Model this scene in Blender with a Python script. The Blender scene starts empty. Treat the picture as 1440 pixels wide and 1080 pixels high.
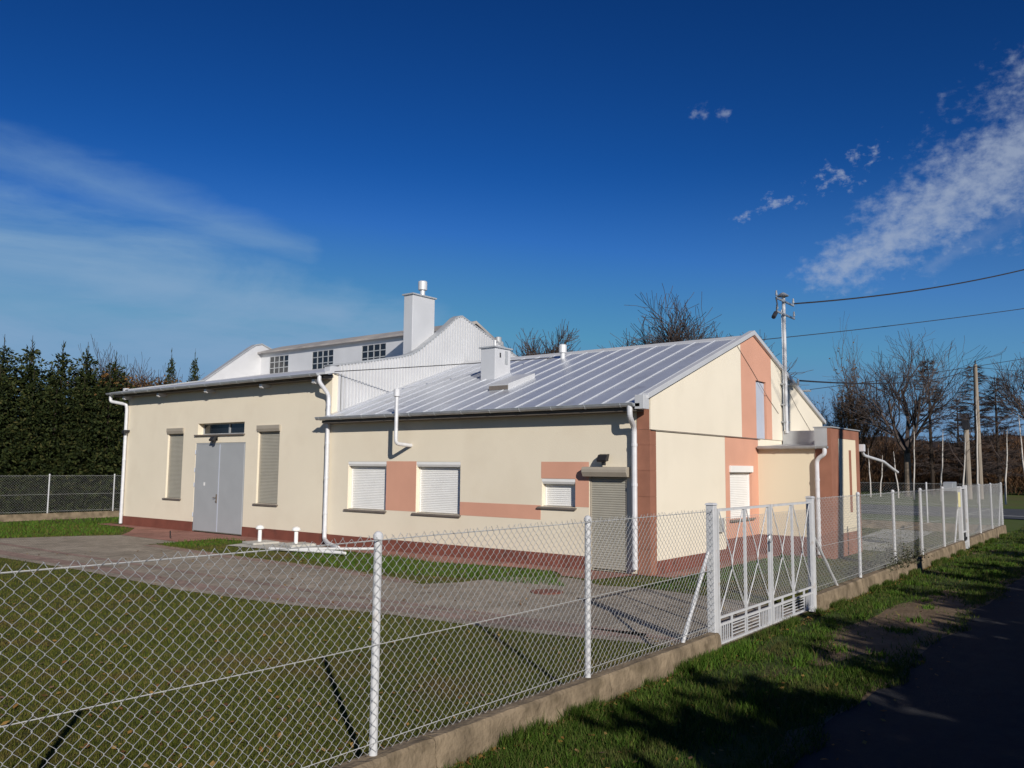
import bpy, math, random
import numpy as np
from mathutils import Vector, Matrix

random.seed(7)
rng = np.random.default_rng(11)
sc = bpy.context.scene
C = sc.collection
R = math.radians

# ------------------------------------------------------------------ mesh builder
class MB:
    def __init__(s):
        s.v = []; s.f = []; s.smooth = False
    def add(s, vs, fs):
        n = len(s.v); s.v.extend(vs)
        s.f.extend([tuple(i + n for i in f) for f in fs])
        return s
    def box(s, x0, x1, y0, y1, z0, z1):
        return s.add([(x0,y0,z0),(x1,y0,z0),(x1,y1,z0),(x0,y1,z0),(x0,y0,z1),(x1,y0,z1),(x1,y1,z1),(x0,y1,z1)],
              [(0,3,2,1),(4,5,6,7),(0,1,5,4),(1,2,6,5),(2,3,7,6),(3,0,4,7)])
    def quad(s, a, b, c, d):
        return s.add([a,b,c,d], [(0,1,2,3)])
    def beam(s, a, b, w, h, up=(0,0,1)):
        a = Vector(a); b = Vector(b); d = (b-a).normalized()
        u = Vector(up); sd = d.cross(u)
        if sd.length < 1e-4: sd = d.cross(Vector((1,0,0)))
        sd.normalize(); u = sd.cross(d).normalized()
        vs = []
        for p in (a, b):
            for i, j in ((-1,-1),(1,-1),(1,1),(-1,1)):
                vs.append(tuple(p + sd*(i*w/2) + u*(j*h/2)))
        return s.add(vs, [(0,1,2,3),(7,6,5,4),(0,4,5,1),(1,5,6,2),(2,6,7,3),(3,7,4,0)])
    def tube(s, pts, r, n=8, cap=True):
        pts = [Vector(p) for p in pts]
        m = len(pts)
        rs = r if isinstance(r, (list, tuple)) else [r]*m
        d0 = (pts[1]-pts[0]).normalized()
        u = Vector((0,0,1)) if abs(d0.z) < .9 else Vector((1,0,0))
        vs = []
        for i in range(m):
            if i == 0: d = pts[1]-pts[0]
            elif i == m-1: d = pts[-1]-pts[-2]
            else: d = (pts[i+1]-pts[i]).normalized() + (pts[i]-pts[i-1]).normalized()
            if d.length < 1e-9: d = pts[i]-pts[i-1]
            d = d.normalized()
            a = u - d*u.dot(d)
            if a.length < 1e-5: a = Vector((0,1,0)) - d*d.y
            a.normalize(); u = a
            b = d.cross(a)
            for k in range(n):
                t = 2*math.pi*k/n
                vs.append(tuple(pts[i] + a*(math.cos(t)*rs[i]) + b*(math.sin(t)*rs[i])))
        fs = []
        for i in range(m-1):
            for k in range(n):
                k2 = (k+1) % n
                fs.append((i*n+k, i*n+k2, (i+1)*n+k2, (i+1)*n+k))
        if cap:
            fs.append(tuple(range(n-1,-1,-1))); fs.append(tuple((m-1)*n+k for k in range(n)))
        return s.add(vs, fs)
    def lathe(s, prof, c=(0,0,0), n=16):
        vs = []; fs = []; m = len(prof)
        for r, z in prof:
            for k in range(n):
                t = 2*math.pi*k/n
                vs.append((c[0]+r*math.cos(t), c[1]+r*math.sin(t), c[2]+z))
        for i in range(m-1):
            for k in range(n):
                k2 = (k+1) % n
                fs.append((i*n+k, i*n+k2, (i+1)*n+k2, (i+1)*n+k))
        fs.append(tuple(range(n-1,-1,-1))); fs.append(tuple((m-1)*n+k for k in range(n)))
        return s.add(vs, fs)
    def prism_y(s, prof, y0, y1):           # prof: list of (x,z)
        n = len(prof)
        vs = [(x,y0,z) for x,z in prof] + [(x,y1,z) for x,z in prof]
        fs = [tuple(range(n)), tuple(range(2*n-1,n-1,-1))]
        for i in range(n):
            j = (i+1) % n
            fs.append((i, i+n, j+n, j))
        return s.add(vs, fs)
    def prism_z(s, prof, z0, z1):
        n = len(prof)
        vs = [(x,y,z0) for x,y in prof] + [(x,y,z1) for x,y in prof]
        fs = [tuple(range(n-1,-1,-1)), tuple(range(n,2*n))]
        for i in range(n):
            j = (i+1) % n
            fs.append((i, j, j+n, i+n))
        return s.add(vs, fs)
    def build(s, name, m, parent=None, org=(0,0,0), smooth=False, bevel=0):
        me = bpy.data.meshes.new(name)
        v = np.array(s.v, dtype=np.float32) - np.array(org, dtype=np.float32)
        me.from_pydata(v.tolist(), [], s.f)
        me.update()
        return finish(name, me, m, parent, smooth, bevel)

def finish(name, me, m, parent=None, smooth=False, bevel=0):
    if m is not None:
        for mm in (m if isinstance(m, (list, tuple)) else [m]): me.materials.append(mm)
    o = bpy.data.objects.new(name, me)
    C.objects.link(o)
    if parent is not None: o.parent = parent
    if smooth:
        me.polygons.foreach_set('use_smooth', [True]*len(me.polygons))
    if bevel:
        b = o.modifiers.new('Bevel', 'BEVEL'); b.width = bevel; b.segments = 2; b.limit_method = 'ANGLE'
    return o

def tri_mesh(name, verts, nper, m, parent=None):
    """verts: (N*nper,3) array, each consecutive nper verts are one face"""
    me = bpy.data.meshes.new(name)
    n = len(verts)
    me.vertices.add(n); me.vertices.foreach_set('co', np.asarray(verts, dtype=np.float32).ravel())
    me.loops.add(n); me.loops.foreach_set('vertex_index', np.arange(n, dtype=np.int32))
    nf = n//nper
    me.polygons.add(nf)
    me.polygons.foreach_set('loop_start', np.arange(0, n, nper, dtype=np.int32))
    me.update(calc_edges=True); me.validate()
    return finish(name, me, m, parent)

def thing(name, label, cat, loc=(0,0,0), group=None):
    o = bpy.data.objects.new(name, None); C.objects.link(o)
    o.location = loc; o['label'] = label; o['category'] = cat
    o.empty_display_size = .2
    if group: o['group'] = group
    return o
def tag(o, label, cat, group=None):
    o['label'] = label; o['category'] = cat
    if group: o['group'] = group
    return o
def kind(o, k):
    o['kind'] = k; return o
def dup(root, loc, rotz=0, scale=1, label=None, group=None):
    r = root.copy(); C.objects.link(r); r.location = loc; r.rotation_euler = (0,0,rotz)
    r.scale = (scale,)*3 if not isinstance(scale, tuple) else scale
    if label: r['label'] = label
    if group: r['group'] = group
    for ch in list(root.children):
        c = ch.copy(); C.objects.link(c); c.parent = r
        for g in list(ch.children):
            d = g.copy(); C.objects.link(d); d.parent = c
    return r

# ------------------------------------------------------------------ materials
def newmat(name):
    m = bpy.data.materials.new(name); m.use_nodes = True
    nt = m.node_tree; b = nt.nodes['Principled BSDF']
    return m, nt, b
def N(nt, t, **kw):
    n = nt.nodes.new(t)
    for k, v in kw.items(): setattr(n, k, v)
    return n
def ramp(nt, stops):
    r = nt.nodes.new('ShaderNodeValToRGB'); e = r.color_ramp.elements
    while len(e) < len(stops): e.new(.5)
    for i, (p, c) in enumerate(stops):
        e[i].position = p; e[i].color = (*c, 1) if len(c) == 3 else c
    return r
def mul(c, k): return tuple(min(1, x*k) for x in c)
def mat(name, col, rough=.6, metal=0, var=.08, scale=3., bump=0., bscale=60., spec=.5, detail=4, streak=False, dirt=None):
    m, nt, b = newmat(name); L = nt.links
    tc = N(nt, 'ShaderNodeTexCoord')
    mp = N(nt, 'ShaderNodeMapping')
    if streak: mp.inputs['Scale'].default_value = (1, 1, .12)
    L.new(tc.outputs['Object'], mp.inputs['Vector'])
    no = N(nt, 'ShaderNodeTexNoise'); no.inputs['Scale'].default_value = scale; no.inputs['Detail'].default_value = detail
    L.new(mp.outputs[0], no.inputs['Vector'])
    rp = ramp(nt, [(.3, mul(col, 1-var)), (.7, mul(col, 1+var))])
    L.new(no.outputs['Fac'], rp.inputs['Fac'])
    out = rp.outputs['Color']
    if dirt:
        n2 = N(nt, 'ShaderNodeTexNoise'); n2.inputs['Scale'].default_value = dirt[1]; n2.inputs['Detail'].default_value = 6
        L.new(mp.outputs[0], n2.inputs['Vector'])
        r2 = ramp(nt, [(dirt[2], (0,0,0)), (dirt[2]+.2, (1,1,1))])
        L.new(n2.outputs['Fac'], r2.inputs['Fac'])
        mx = N(nt, 'ShaderNodeMixRGB'); L.new(r2.outputs[0], mx.inputs[0]); L.new(out, mx.inputs[1])
        mx.inputs[2].default_value = (*dirt[0], 1); out = mx.outputs[0]
    L.new(out, b.inputs['Base Color'])
    b.inputs['Roughness'].default_value = rough; b.inputs['Metallic'].default_value = metal
    b.inputs['Specular IOR Level'].default_value = spec
    if bump:
        n3 = N(nt, 'ShaderNodeTexNoise'); n3.inputs['Scale'].default_value = bscale; n3.inputs['Detail'].default_value = 3
        L.new(tc.outputs['Object'], n3.inputs['Vector'])
        bp = N(nt, 'ShaderNodeBump'); bp.inputs['Strength'].default_value = bump; bp.inputs['Distance'].default_value = .02
        L.new(n3.outputs['Fac'], bp.inputs['Height']); L.new(bp.outputs[0], b.inputs['Normal'])
    return m
def island_mat(name, stops, rough=.8, spec=.2, transl=0, dry=None):
    m, nt, b = newmat(name); L = nt.links
    g = N(nt, 'ShaderNodeNewGeometry'); rp = ramp(nt, stops)
    L.new(g.outputs['Random Per Island'], rp.inputs[0])
    col = rp.outputs[0]
    if dry:                                     # patches of dry, yellowed growth
        tc = N(nt, 'ShaderNodeTexCoord'); no = N(nt, 'ShaderNodeTexNoise'); no.inputs['Scale'].default_value = dry[1]; no.inputs['Detail'].default_value = 6; no.inputs['Roughness'].default_value = .7
        L.new(tc.outputs['Object'], no.inputs[0])
        r2 = ramp(nt, [(dry[2], (0,0,0)), (dry[2]+.16, (1,1,1))]); L.new(no.outputs['Fac'], r2.inputs[0])
        mx2 = N(nt, 'ShaderNodeMixRGB'); L.new(r2.outputs[0], mx2.inputs[0]); L.new(col, mx2.inputs[1]); mx2.inputs[2].default_value = (*dry[0],1); col = mx2.outputs[0]
    L.new(col, b.inputs['Base Color'])
    b.inputs['Roughness'].default_value = rough; b.inputs['Specular IOR Level'].default_value = spec
    if transl:
        out = nt.nodes['Material Output']
        tr = N(nt, 'ShaderNodeBsdfTranslucent'); L.new(col, tr.inputs[0])
        mx = N(nt, 'ShaderNodeMixShader'); mx.inputs[0].default_value = transl
        L.new(b.outputs[0], mx.inputs[1]); L.new(tr.outputs[0], mx.inputs[2]); L.new(mx.outputs[0], out.inputs[0])
    return m
def brick_mat(name, c1, c2, mortar, bw, bh, msize=.04, rough=.85, rot=0, bump=.4, patch=None):
    m, nt, b = newmat(name); L = nt.links
    tc = N(nt, 'ShaderNodeTexCoord'); mp = N(nt, 'ShaderNodeMapping')
    mp.inputs['Rotation'].default_value = (0, 0, rot)
    L.new(tc.outputs['Object'], mp.inputs[0])
    br = N(nt, 'ShaderNodeTexBrick')
    br.inputs['Color1'].default_value = (*c1,1); br.inputs['Color2'].default_value = (*c2,1); br.inputs['Mortar'].default_value = (*mortar,1)
    br.inputs['Scale'].default_value = 1; br.inputs['Brick Width'].default_value = bw; br.inputs['Row Height'].default_value = bh
    br.inputs['Mortar Size'].default_value = msize*bh; br.inputs['Mortar Smooth'].default_value = .3
    L.new(mp.outputs[0], br.inputs[0])
    no = N(nt, 'ShaderNodeTexNoise'); no.inputs['Scale'].default_value = .9; no.inputs['Detail'].default_value = 8; no.inputs['Roughness'].default_value = .7
    L.new(tc.outputs['Object'], no.inputs[0])
    r = ramp(nt, [(.3, (.62,.62,.60)), (.7, (1.2,1.2,1.2))]); L.new(no.outputs['Fac'], r.inputs[0])
    mx = N(nt, 'ShaderNodeMixRGB', blend_type='MULTIPLY'); mx.inputs[0].default_value = 1
    L.new(br.outputs['Color'], mx.inputs[1]); L.new(r.outputs[0], mx.inputs[2])
    L.new(mx.outputs[0], b.inputs['Base Color']); b.inputs['Roughness'].default_value = rough
    b.inputs['Specular IOR Level'].default_value = .25
    bp = N(nt, 'ShaderNodeBump'); bp.inputs['Strength'].default_value = bump; bp.inputs['Distance'].default_value = .01
    bp.invert = True
    L.new(br.outputs['Fac'], bp.inputs['Height']); L.new(bp.outputs[0], b.inputs['Normal'])
    return m
def ground_mat(name, cols, scale, rough=.95, bump=.6, bscale=25, scale2=None, col2=None, thr=.55, wid=.1):
    m, nt, b = newmat(name); L = nt.links
    tc = N(nt, 'ShaderNodeTexCoord')
    no = N(nt, 'ShaderNodeTexNoise'); no.inputs['Scale'].default_value = scale; no.inputs['Detail'].default_value = 10; no.inputs['Roughness'].default_value = .7
    L.new(tc.outputs['Object'], no.inputs[0])
    st = [(.25+.5*i/(len(cols)-1), c) for i, c in enumerate(cols)]
    rp = ramp(nt, st); L.new(no.outputs['Fac'], rp.inputs[0]); out = rp.outputs[0]
    if col2:
        n2 = N(nt, 'ShaderNodeTexNoise'); n2.inputs['Scale'].default_value = scale2; n2.inputs['Detail'].default_value = 8; n2.inputs['Roughness'].default_value = .65
        L.new(tc.outputs['Object'], n2.inputs[0])
        r2 = ramp(nt, [(thr, (0,0,0)), (thr+wid, (1,1,1))]); L.new(n2.outputs['Fac'], r2.inputs[0])
        mx = N(nt, 'ShaderNodeMixRGB'); L.new(r2.outputs[0], mx.inputs[0]); L.new(out, mx.inputs[1]); mx.inputs[2].default_value = (*col2,1)
        out = mx.outputs[0]
    L.new(out, b.inputs['Base Color']); b.inputs['Roughness'].default_value = rough; b.inputs['Specular IOR Level'].default_value = .2
    n3 = N(nt, 'ShaderNodeTexNoise'); n3.inputs['Scale'].default_value = bscale; n3.inputs['Detail'].default_value = 8
    L.new(tc.outputs['Object'], n3.inputs[0])
    bp = N(nt, 'ShaderNodeBump'); bp.inputs['Strength'].default_value = bump; bp.inputs['Distance'].default_value = .03
    L.new(n3.outputs['Fac'], bp.inputs['Height']); L.new(bp.outputs[0], b.inputs['Normal'])
    return m

M = {}
M['cream'] = mat('cream_plaster', (.71,.632,.50), .9, var=.025, scale=.6, bump=.3, bscale=70, spec=.15, dirt=((.68,.60,.472),.9,.5))
M['cream_gable'] = mat('pale_cream_plaster', (.72,.65,.53), .9, var=.025, scale=.6, bump=.3, bscale=70, spec=.15, dirt=((.69,.622,.505),.9,.5))
M['cream_annex'] = mat('yellow_cream_plaster', (.68,.595,.445), .9, var=.025, scale=.6, bump=.25, bscale=90, spec=.15, streak=True)
M['orange'] = mat('salmon_plaster', (.58,.305,.215), .9, var=.05, scale=1.2, bump=.25, bscale=90, spec=.15)
M['brown'] = mat('brown_tile', (.27,.12,.078), .75, var=.12, scale=2.5, bump=.15, bscale=60, spec=.25)
M['plinth'] = mat('plinth_paint', (.175,.058,.04), .7, var=.15, scale=2, bump=.25, bscale=40, spec=.3, dirt=((.09,.04,.03),3,.58))
M['white_metal'] = mat('white_sheet_metal', (.56,.56,.57), .45, .2, var=.05, scale=1.2, spec=.5)
M['white_paint'] = mat('white_painted_steel', (.50,.505,.52), .5, 0, var=.09, scale=7, dirt=((.33,.27,.21),7,.60))
M['roof'] = mat('silver_roof_paint', (.58,.60,.64), .35, .5, var=.07, scale=1.1, bump=.06, bscale=9, dirt=((.44,.44,.46),1.7,.58))
M['seam'] = mat('roof_seam_paint', (.56,.575,.61), .4, .35, var=.05, scale=2)
M['roof_grey'] = mat('bitumen_roof', (.28,.26,.25), .9, var=.2, scale=1.5, bump=.3, bscale=30, dirt=((.38,.34,.30),1.0,.5))
M['zinc'] = mat('zinc_gutter', (.42,.44,.46), .45, .5, var=.12, scale=4)
M['flash'] = mat('grey_flashing', (.40,.41,.42), .5, .3, var=.1, scale=3)
M['pipe'] = mat('pale_downpipe', (.58,.58,.60), .5, .1, var=.08, scale=6)
M['shutter_grey'] = mat('beige_grey_shutter', (.33,.31,.26), .55, 0, var=.05, scale=3)
M['shutter_box_grey'] = mat('beige_grey_shutter_box', (.33,.29,.235), .5, 0, var=.05, scale=3)
M['shutter_white'] = mat('white_shutter', (.72,.71,.69), .55, 0, var=.03, scale=3)
M['sill'] = mat('brown_metal_sill', (.15,.125,.105), .5, 0, var=.1, scale=3)
M['door'] = mat('grey_steel_door', (.33,.34,.35), .5, 0, var=.04, scale=1.6, spec=.4)
M['hatch_door'] = mat('pale_grey_door', (.44,.47,.54), .5, 0, var=.04, scale=1.6)
M['black'] = mat('black_plastic', (.018,.018,.02), .45)
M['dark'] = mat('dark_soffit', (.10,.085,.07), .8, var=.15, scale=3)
m, nt, b = newmat('dark_glass'); b.inputs['Base Color'].default_value = (.012,.014,.018,1); b.inputs['Roughness'].default_value = .12; M['glass'] = m
M['concrete'] = mat('old_concrete', (.20,.155,.105), .92, var=.35, scale=3.5, bump=.9, bscale=24, spec=.15, dirt=((.11,.085,.055),4,.52))
M['concrete_pale'] = mat('pale_concrete', (.42,.40,.36), .9, var=.15, scale=4, bump=.5, bscale=30, dirt=((.25,.22,.17),6,.58))
M['wire'] = mat('galvanised_wire', (.52,.52,.51), .42, .25, var=.08, scale=20)
M['black_wire'] = mat('black_cable', (.02,.02,.024), .6)
M['yellow'] = mat('faded_yellow_sign', (.66,.60,.32), .6)
M['bark'] = mat('dark_bark', (.035,.027,.022), .95, var=.3, scale=9, bump=.6, bscale=18, spec=.1)
M['bark_grey'] = mat('grey_bark', (.13,.105,.082), .95, var=.35, scale=5, bump=.8, bscale=10, spec=.1, dirt=((.08,.065,.05),3,.5))
M['birch'] = mat('birch_bark', (.50,.46,.42), .8, var=.1, scale=3, dirt=((.12,.10,.09),5,.62))
M['pole'] = mat('weathered_pole', (.24,.20,.16), .95, var=.25, scale=3, bump=.4, bscale=20, streak=True)
M['twig'] = island_mat('bare_twigs', [(0,(.040,.030,.027)),(1,(.085,.064,.056))])
M['twig_rust'] = island_mat('rusty_twigs', [(0,(.06,.042,.034)),(.6,(.10,.065,.045)),(1,(.13,.09,.055))])
M['twig_tan'] = island_mat('tan_twigs', [(0,(.11,.08,.06)),(1,(.20,.15,.11))])
M['leaf_rust'] = island_mat('rusty_leaves', [(0,(.10,.05,.018)),(.5,(.16,.075,.02)),(1,(.07,.06,.02))])
M['needle'] = island_mat('spruce_needles', [(0,(.008,.013,.004)),(.5,(.017,.026,.006)),(.85,(.034,.042,.010)),(1,(.055,.050,.016))], rough=.75, spec=.15)
M['larch'] = island_mat('dark_larch_twigs', [(0,(.028,.022,.022)),(1,(.065,.048,.042))])
M['wood_mass'] = island_mat('woodland_twigs', [(0,(.038,.022,.013)),(.5,(.075,.038,.018)),(.9,(.11,.055,.022)),(1,(.16,.11,.07))])
M['grass_lawn'] = island_mat('lawn_blades', [(0,(.058,.072,.008)),(.45,(.088,.104,.013)),(.8,(.125,.122,.026)),(1,(.17,.125,.045))], rough=.7, spec=.15, transl=.25, dry=((.135,.095,.030),.55,.53))
M['grass_verge'] = island_mat('verge_blades', [(0,(.028,.056,.006)),(.5,(.050,.094,.011)),(.8,(.080,.115,.020)),(1,(.13,.105,.04))], rough=.7, spec=.15, transl=.25, dry=((.105,.085,.035),.8,.56))
M['grass_green'] = island_mat('green_blades', [(0,(.036,.080,.008)),(.55,(.062,.125,.013)),(.9,(.095,.15,.02)),(1,(.13,.12,.03))], rough=.7, spec=.15, transl=.25)
M['litter'] = island_mat('leaf_litter', [(0,(.10,.05,.02)),(.4,(.20,.095,.025)),(.8,(.30,.20,.06)),(1,(.12,.07,.05))], rough=.8, spec=.15)
M['weed'] = island_mat('dry_weed_leaves', [(0,(.03,.035,.02)),(.5,(.055,.06,.03)),(1,(.14,.12,.09))])
M['lawn'] = ground_mat('lawn_soil', [(.038,.044,.010),(.062,.070,.015),(.085,.078,.026)], 1.1, scale2=.55, col2=(.095,.066,.026), thr=.53, wid=.14)
M['verge'] = ground_mat('verge_soil', [(.028,.040,.009),(.045,.068,.012),(.070,.080,.022)], 1.4, scale2=.7, col2=(.085,.058,.028), thr=.54, wid=.12)
M['field'] = ground_mat('field_grass', [(.05,.07,.012),(.07,.10,.016),(.10,.10,.03)], .05, bump=.5, bscale=4, scale2=.02, col2=(.10,.075,.035), thr=.5, wid=.2)
M['dirt'] = ground_mat('bare_earth', [(.09,.062,.036),(.15,.105,.064),(.20,.15,.10)], 2.2, bump=.8, bscale=20)
M['asphalt'] = ground_mat('old_asphalt', [(.020,.020,.023),(.028,.028,.031),(.040,.039,.039)], 3.0, bump=.5, bscale=90, rough=.9)
M['crossroad'] = ground_mat('worn_asphalt', [(.052,.056,.064),(.066,.070,.078),(.080,.082,.088)], .6, bump=.4, bscale=60, rough=.85)
M['line'] = mat('road_paint', (.62,.62,.60), .8, var=.15, scale=4)
M['paver'] = brick_mat('grey_pavers', (.40,.34,.27), (.30,.25,.195), (.12,.10,.07), .20, .10, .07)
M['paver_pink'] = brick_mat('pink_pavers', (.36,.25,.205), (.28,.19,.155), (.13,.105,.08), .20, .10, .07, rot=R(90))
M['paver_red'] = brick_mat('red_pavers', (.36,.175,.135), (.30,.14,.105), (.18,.10,.08), .20, .10, .07, rot=R(90))
M['hill'] = ground_mat('wooded_hill', [(.028,.020,.016),(.045,.030,.022),(.070,.042,.026)], .035, bump=1.0, bscale=.12, scale2=.012, col2=(.050,.048,.040), thr=.55, wid=.15)

# ------------------------------------------------------------------ world, sun, camera
SUN_EL, SUN_AZ = R(22.8), R(235.0)
w = bpy.data.worlds.new('World'); sc.world = w; w.use_nodes = True
nt = w.node_tree; L = nt.links; bg = nt.nodes['Background']
sky = N(nt, 'ShaderNodeTexSky'); sky.sky_type = 'NISHITA'; sky.sun_disc = False
sky.sun_elevation = SUN_EL; sky.sun_rotation = R(215); sky.altitude = 600
sky.air_density = 1.0; sky.dust_density = .25; sky.ozone_density = 5.0
SKY_STR = .075
hs = N(nt, 'ShaderNodeHueSaturation'); hs.inputs['Saturation'].default_value = 1.15; hs.inputs['Value'].default_value = 1
L.new(sky.outputs[0], hs.inputs['Color'])
gm = N(nt, 'ShaderNodeGamma'); gm.inputs[1].default_value = 1.65; L.new(hs.outputs[0], gm.inputs[0])
gn = N(nt, 'ShaderNodeMixRGB', blend_type='MULTIPLY'); gn.inputs[0].default_value = 1; gn.inputs[2].default_value = (.28,.355,.345,1); L.new(gm.outputs[0], gn.inputs[1])
bg.inputs[1].default_value = SKY_STR
def mth(op, a, b=None, clamp=False):
    n = N(nt, 'ShaderNodeMath', operation=op); n.use_clamp = clamp
    for i, x in enumerate((a, b)):
        if x is None: continue
        if isinstance(x, (int, float)): n.inputs[i].default_value = x
        else: L.new(x, n.inputs[i])
    return n.outputs[0]
def sstep(x, lo, hi):
    n = N(nt, 'ShaderNodeMapRange', interpolation_type='SMOOTHSTEP')
    L.new(x, n.inputs[0]); n.inputs[1].default_value = lo; n.inputs[2].default_value = hi
    return n.outputs[0]
tc = N(nt, 'ShaderNodeTexCoord'); sx = N(nt, 'ShaderNodeSeparateXYZ'); L.new(tc.outputs['Generated'], sx.inputs[0])
DEG = 180/math.pi
az = mth('MULTIPLY', mth('ARCTAN2', sx.outputs[1], sx.outputs[0]), DEG)      # compass angle and height of the sky direction, degrees
el = mth('MULTIPLY', mth('ARCSINE', sx.outputs[2]), DEG)
lim = N(nt, 'ShaderNodeMixRGB', blend_type='DARKEN'); lim.inputs[0].default_value = 1; lim.inputs[2].default_value = (2.6,4.0,6.6,1); L.new(gn.outputs[0], lim.inputs[1])
hz = N(nt, 'ShaderNodeMixRGB'); hz.inputs[2].default_value = (1.75,3.75,6.4,1); L.new(lim.outputs[0], hz.inputs[1])   # pale air near the horizon
L.new(mth('MULTIPLY', mth('SUBTRACT', 1, sstep(el, -4, 21)), .88), hz.inputs[0]); L.new(hz.outputs[0], bg.inputs[0])
pv = N(nt, 'ShaderNodeCombineXYZ'); L.new(az, pv.inputs[0]); L.new(el, pv.inputs[1])
def cloud_noise(scale, detail, rough, sxy=(1,1), rot=0, off=(0,0,0), dist=0):
    mp = N(nt, 'ShaderNodeMapping'); mp.inputs['Scale'].default_value = (*sxy, 1); mp.inputs['Rotation'].default_value = (0,0,rot); mp.inputs['Location'].default_value = off
    L.new(pv.outputs[0], mp.inputs[0])
    n = N(nt, 'ShaderNodeTexNoise'); n.inputs['Scale'].default_value = scale; n.inputs['Detail'].default_value = detail
    n.inputs['Roughness'].default_value = rough; n.inputs['Distortion'].default_value = dist
    L.new(mp.outputs[0], n.inputs[0]); return n.outputs['Fac']
def capsule(a, b, hw0, hw1):                     # 1 on the spine, 0 at the half width, negative outside
    ax, ay = a; bx, by = b; l = math.hypot(bx-ax, by-ay); tx, ty = (bx-ax)/l, (by-ay)/l
    dx = mth('SUBTRACT', az, ax); dy = mth('SUBTRACT', el, ay)
    u = mth('ADD', mth('MULTIPLY', dx, tx), mth('MULTIPLY', dy, ty))
    v = mth('ADD', mth('MULTIPLY', dx, -ty), mth('MULTIPLY', dy, tx))
    uc = mth('DIVIDE', u, l, True)
    du = mth('SUBTRACT', u, mth('MULTIPLY', uc, l))
    d = mth('SQRT', mth('ADD', mth('MULTIPLY', du, du), mth('MULTIPLY', v, v)))
    hw = mth('ADD', mth('MULTIPLY', uc, hw1-hw0), hw0)
    return mth('SUBTRACT', 1, mth('DIVIDE', d, hw))
n1 = cloud_noise(.42, 8, .62, (1,1.25), off=(3.1,1.7,0)); n2 = cloud_noise(1.15, 6, .62, (1,1.35), off=(.4,2.2,0))
pert = mth('ADD', mth('MULTIPLY', mth('SUBTRACT', n1, .5), 3.2), mth('MULTIPLY', mth('SUBTRACT', n2, .5), 3.0))
pert_s = mth('MULTIPLY', pert, .45)
big = sstep(mth('ADD', capsule((16.9,12.5), (-2,22.0), 1.2, 5.0), mth('MULTIPLY', pert, .85)), -.45, 1.5)
p1 = sstep(mth('ADD', capsule((22.5,16.6), (13.5,19.4), .55, 1.5), mth('MULTIPLY', pert, 1.9)), .55, 2.2)
p2 = sstep(mth('ADD', mth('MAXIMUM', capsule((24.9,23.5), (24.6,23.5), .5, .5), capsule((23.1,23.35), (22.7,23.3), .55, .55)), mth('MULTIPLY', pert, 1.3)), .1, 1.7)
p3 = sstep(mth('ADD', capsule((10.5,12.6), (2,17), .8, 1.9), pert_s), .0, 1.6)
alto = mth('MAXIMUM', mth('MULTIPLY', big, .66), mth('MAXIMUM', mth('MULTIPLY', p1, .55), mth('MULTIPLY', p2, .38)))
alto = mth('MAXIMUM', alto, mth('MULTIPLY', p3, .22))
w1 = cloud_noise(.22, 8, .6, (.30,1.1), R(-9), (1.3,.2,0), .8); w2 = cloud_noise(.6, 6, .6, (.22,1.0), R(-14), (5,.9,0), .5)
wis = mth('ADD', mth('MULTIPLY', mth('SUBTRACT', w1, .5), 2.2), mth('MULTIPLY', mth('SUBTRACT', w2, .5), .9))
c1 = sstep(mth('ADD', capsule((76,19.3), (52,14.4), 2.2, 1.2), wis), -.45, 1.6)
c2 = sstep(mth('ADD', capsule((80,12.8), (50,10.4), 4.6, 2.2), wis), -.75, 1.4)
c3 = sstep(mth('ADD', capsule((85,6.5), (45,8.0), 5.5, 2.6), wis), -.8, 1.4)
azm = mth('SUBTRACT', 1, sstep(az, 30, 52)); azm = mth('SUBTRACT', 1, azm)
cirrus = mth('MAXIMUM', mth('MULTIPLY', c1, .55), mth('MAXIMUM', mth('MULTIPLY', c2, .95), c3))
low = mth('POWER', mth('SUBTRACT', 1, sstep(el, -6, 24)), 1.6)
veil = mth('MULTIPLY', low, mth('ADD', mth('MULTIPLY', azm, .45), .06))
cl = mth('MAXIMUM', alto, mth('MAXIMUM', cirrus, veil), True); thin = mth('MAXIMUM', cirrus, veil, True)
bc = N(nt, 'ShaderNodeBackground'); bc.inputs[0].default_value = (.31,.375,.53,1); bc.inputs[1].default_value = 1.0
cm = N(nt, 'ShaderNodeMixRGB'); cm.inputs[1].default_value = (.40,.465,.575,1); cm.inputs[2].default_value = (.215,.365,.56,1); L.new(mth('DIVIDE', thin, mth('ADD', cl, .001), True), cm.inputs[0]); L.new(cm.outputs[0], bc.inputs[0])
mix = N(nt, 'ShaderNodeMixShader'); L.new(cl, mix.inputs[0]); L.new(bg.outputs[0], mix.inputs[1]); L.new(bc.outputs[0], mix.inputs[2])
L.new(mix.outputs[0], nt.nodes['World Output'].inputs[0])

sl = bpy.data.lights.new('sun', 'SUN'); sl.energy = 5.0; sl.angle = R(.5); sl.color = (1,.95,.87)
so = bpy.data.objects.new('sun', sl); C.objects.link(so)
ld = Vector((-math.cos(SUN_EL)*math.cos(SUN_AZ), -math.cos(SUN_EL)*math.sin(SUN_AZ), -math.sin(SUN_EL)))
so.rotation_euler = ld.to_track_quat('-Z', 'Y').to_euler(); so.location = (-20,-30,40)

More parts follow.
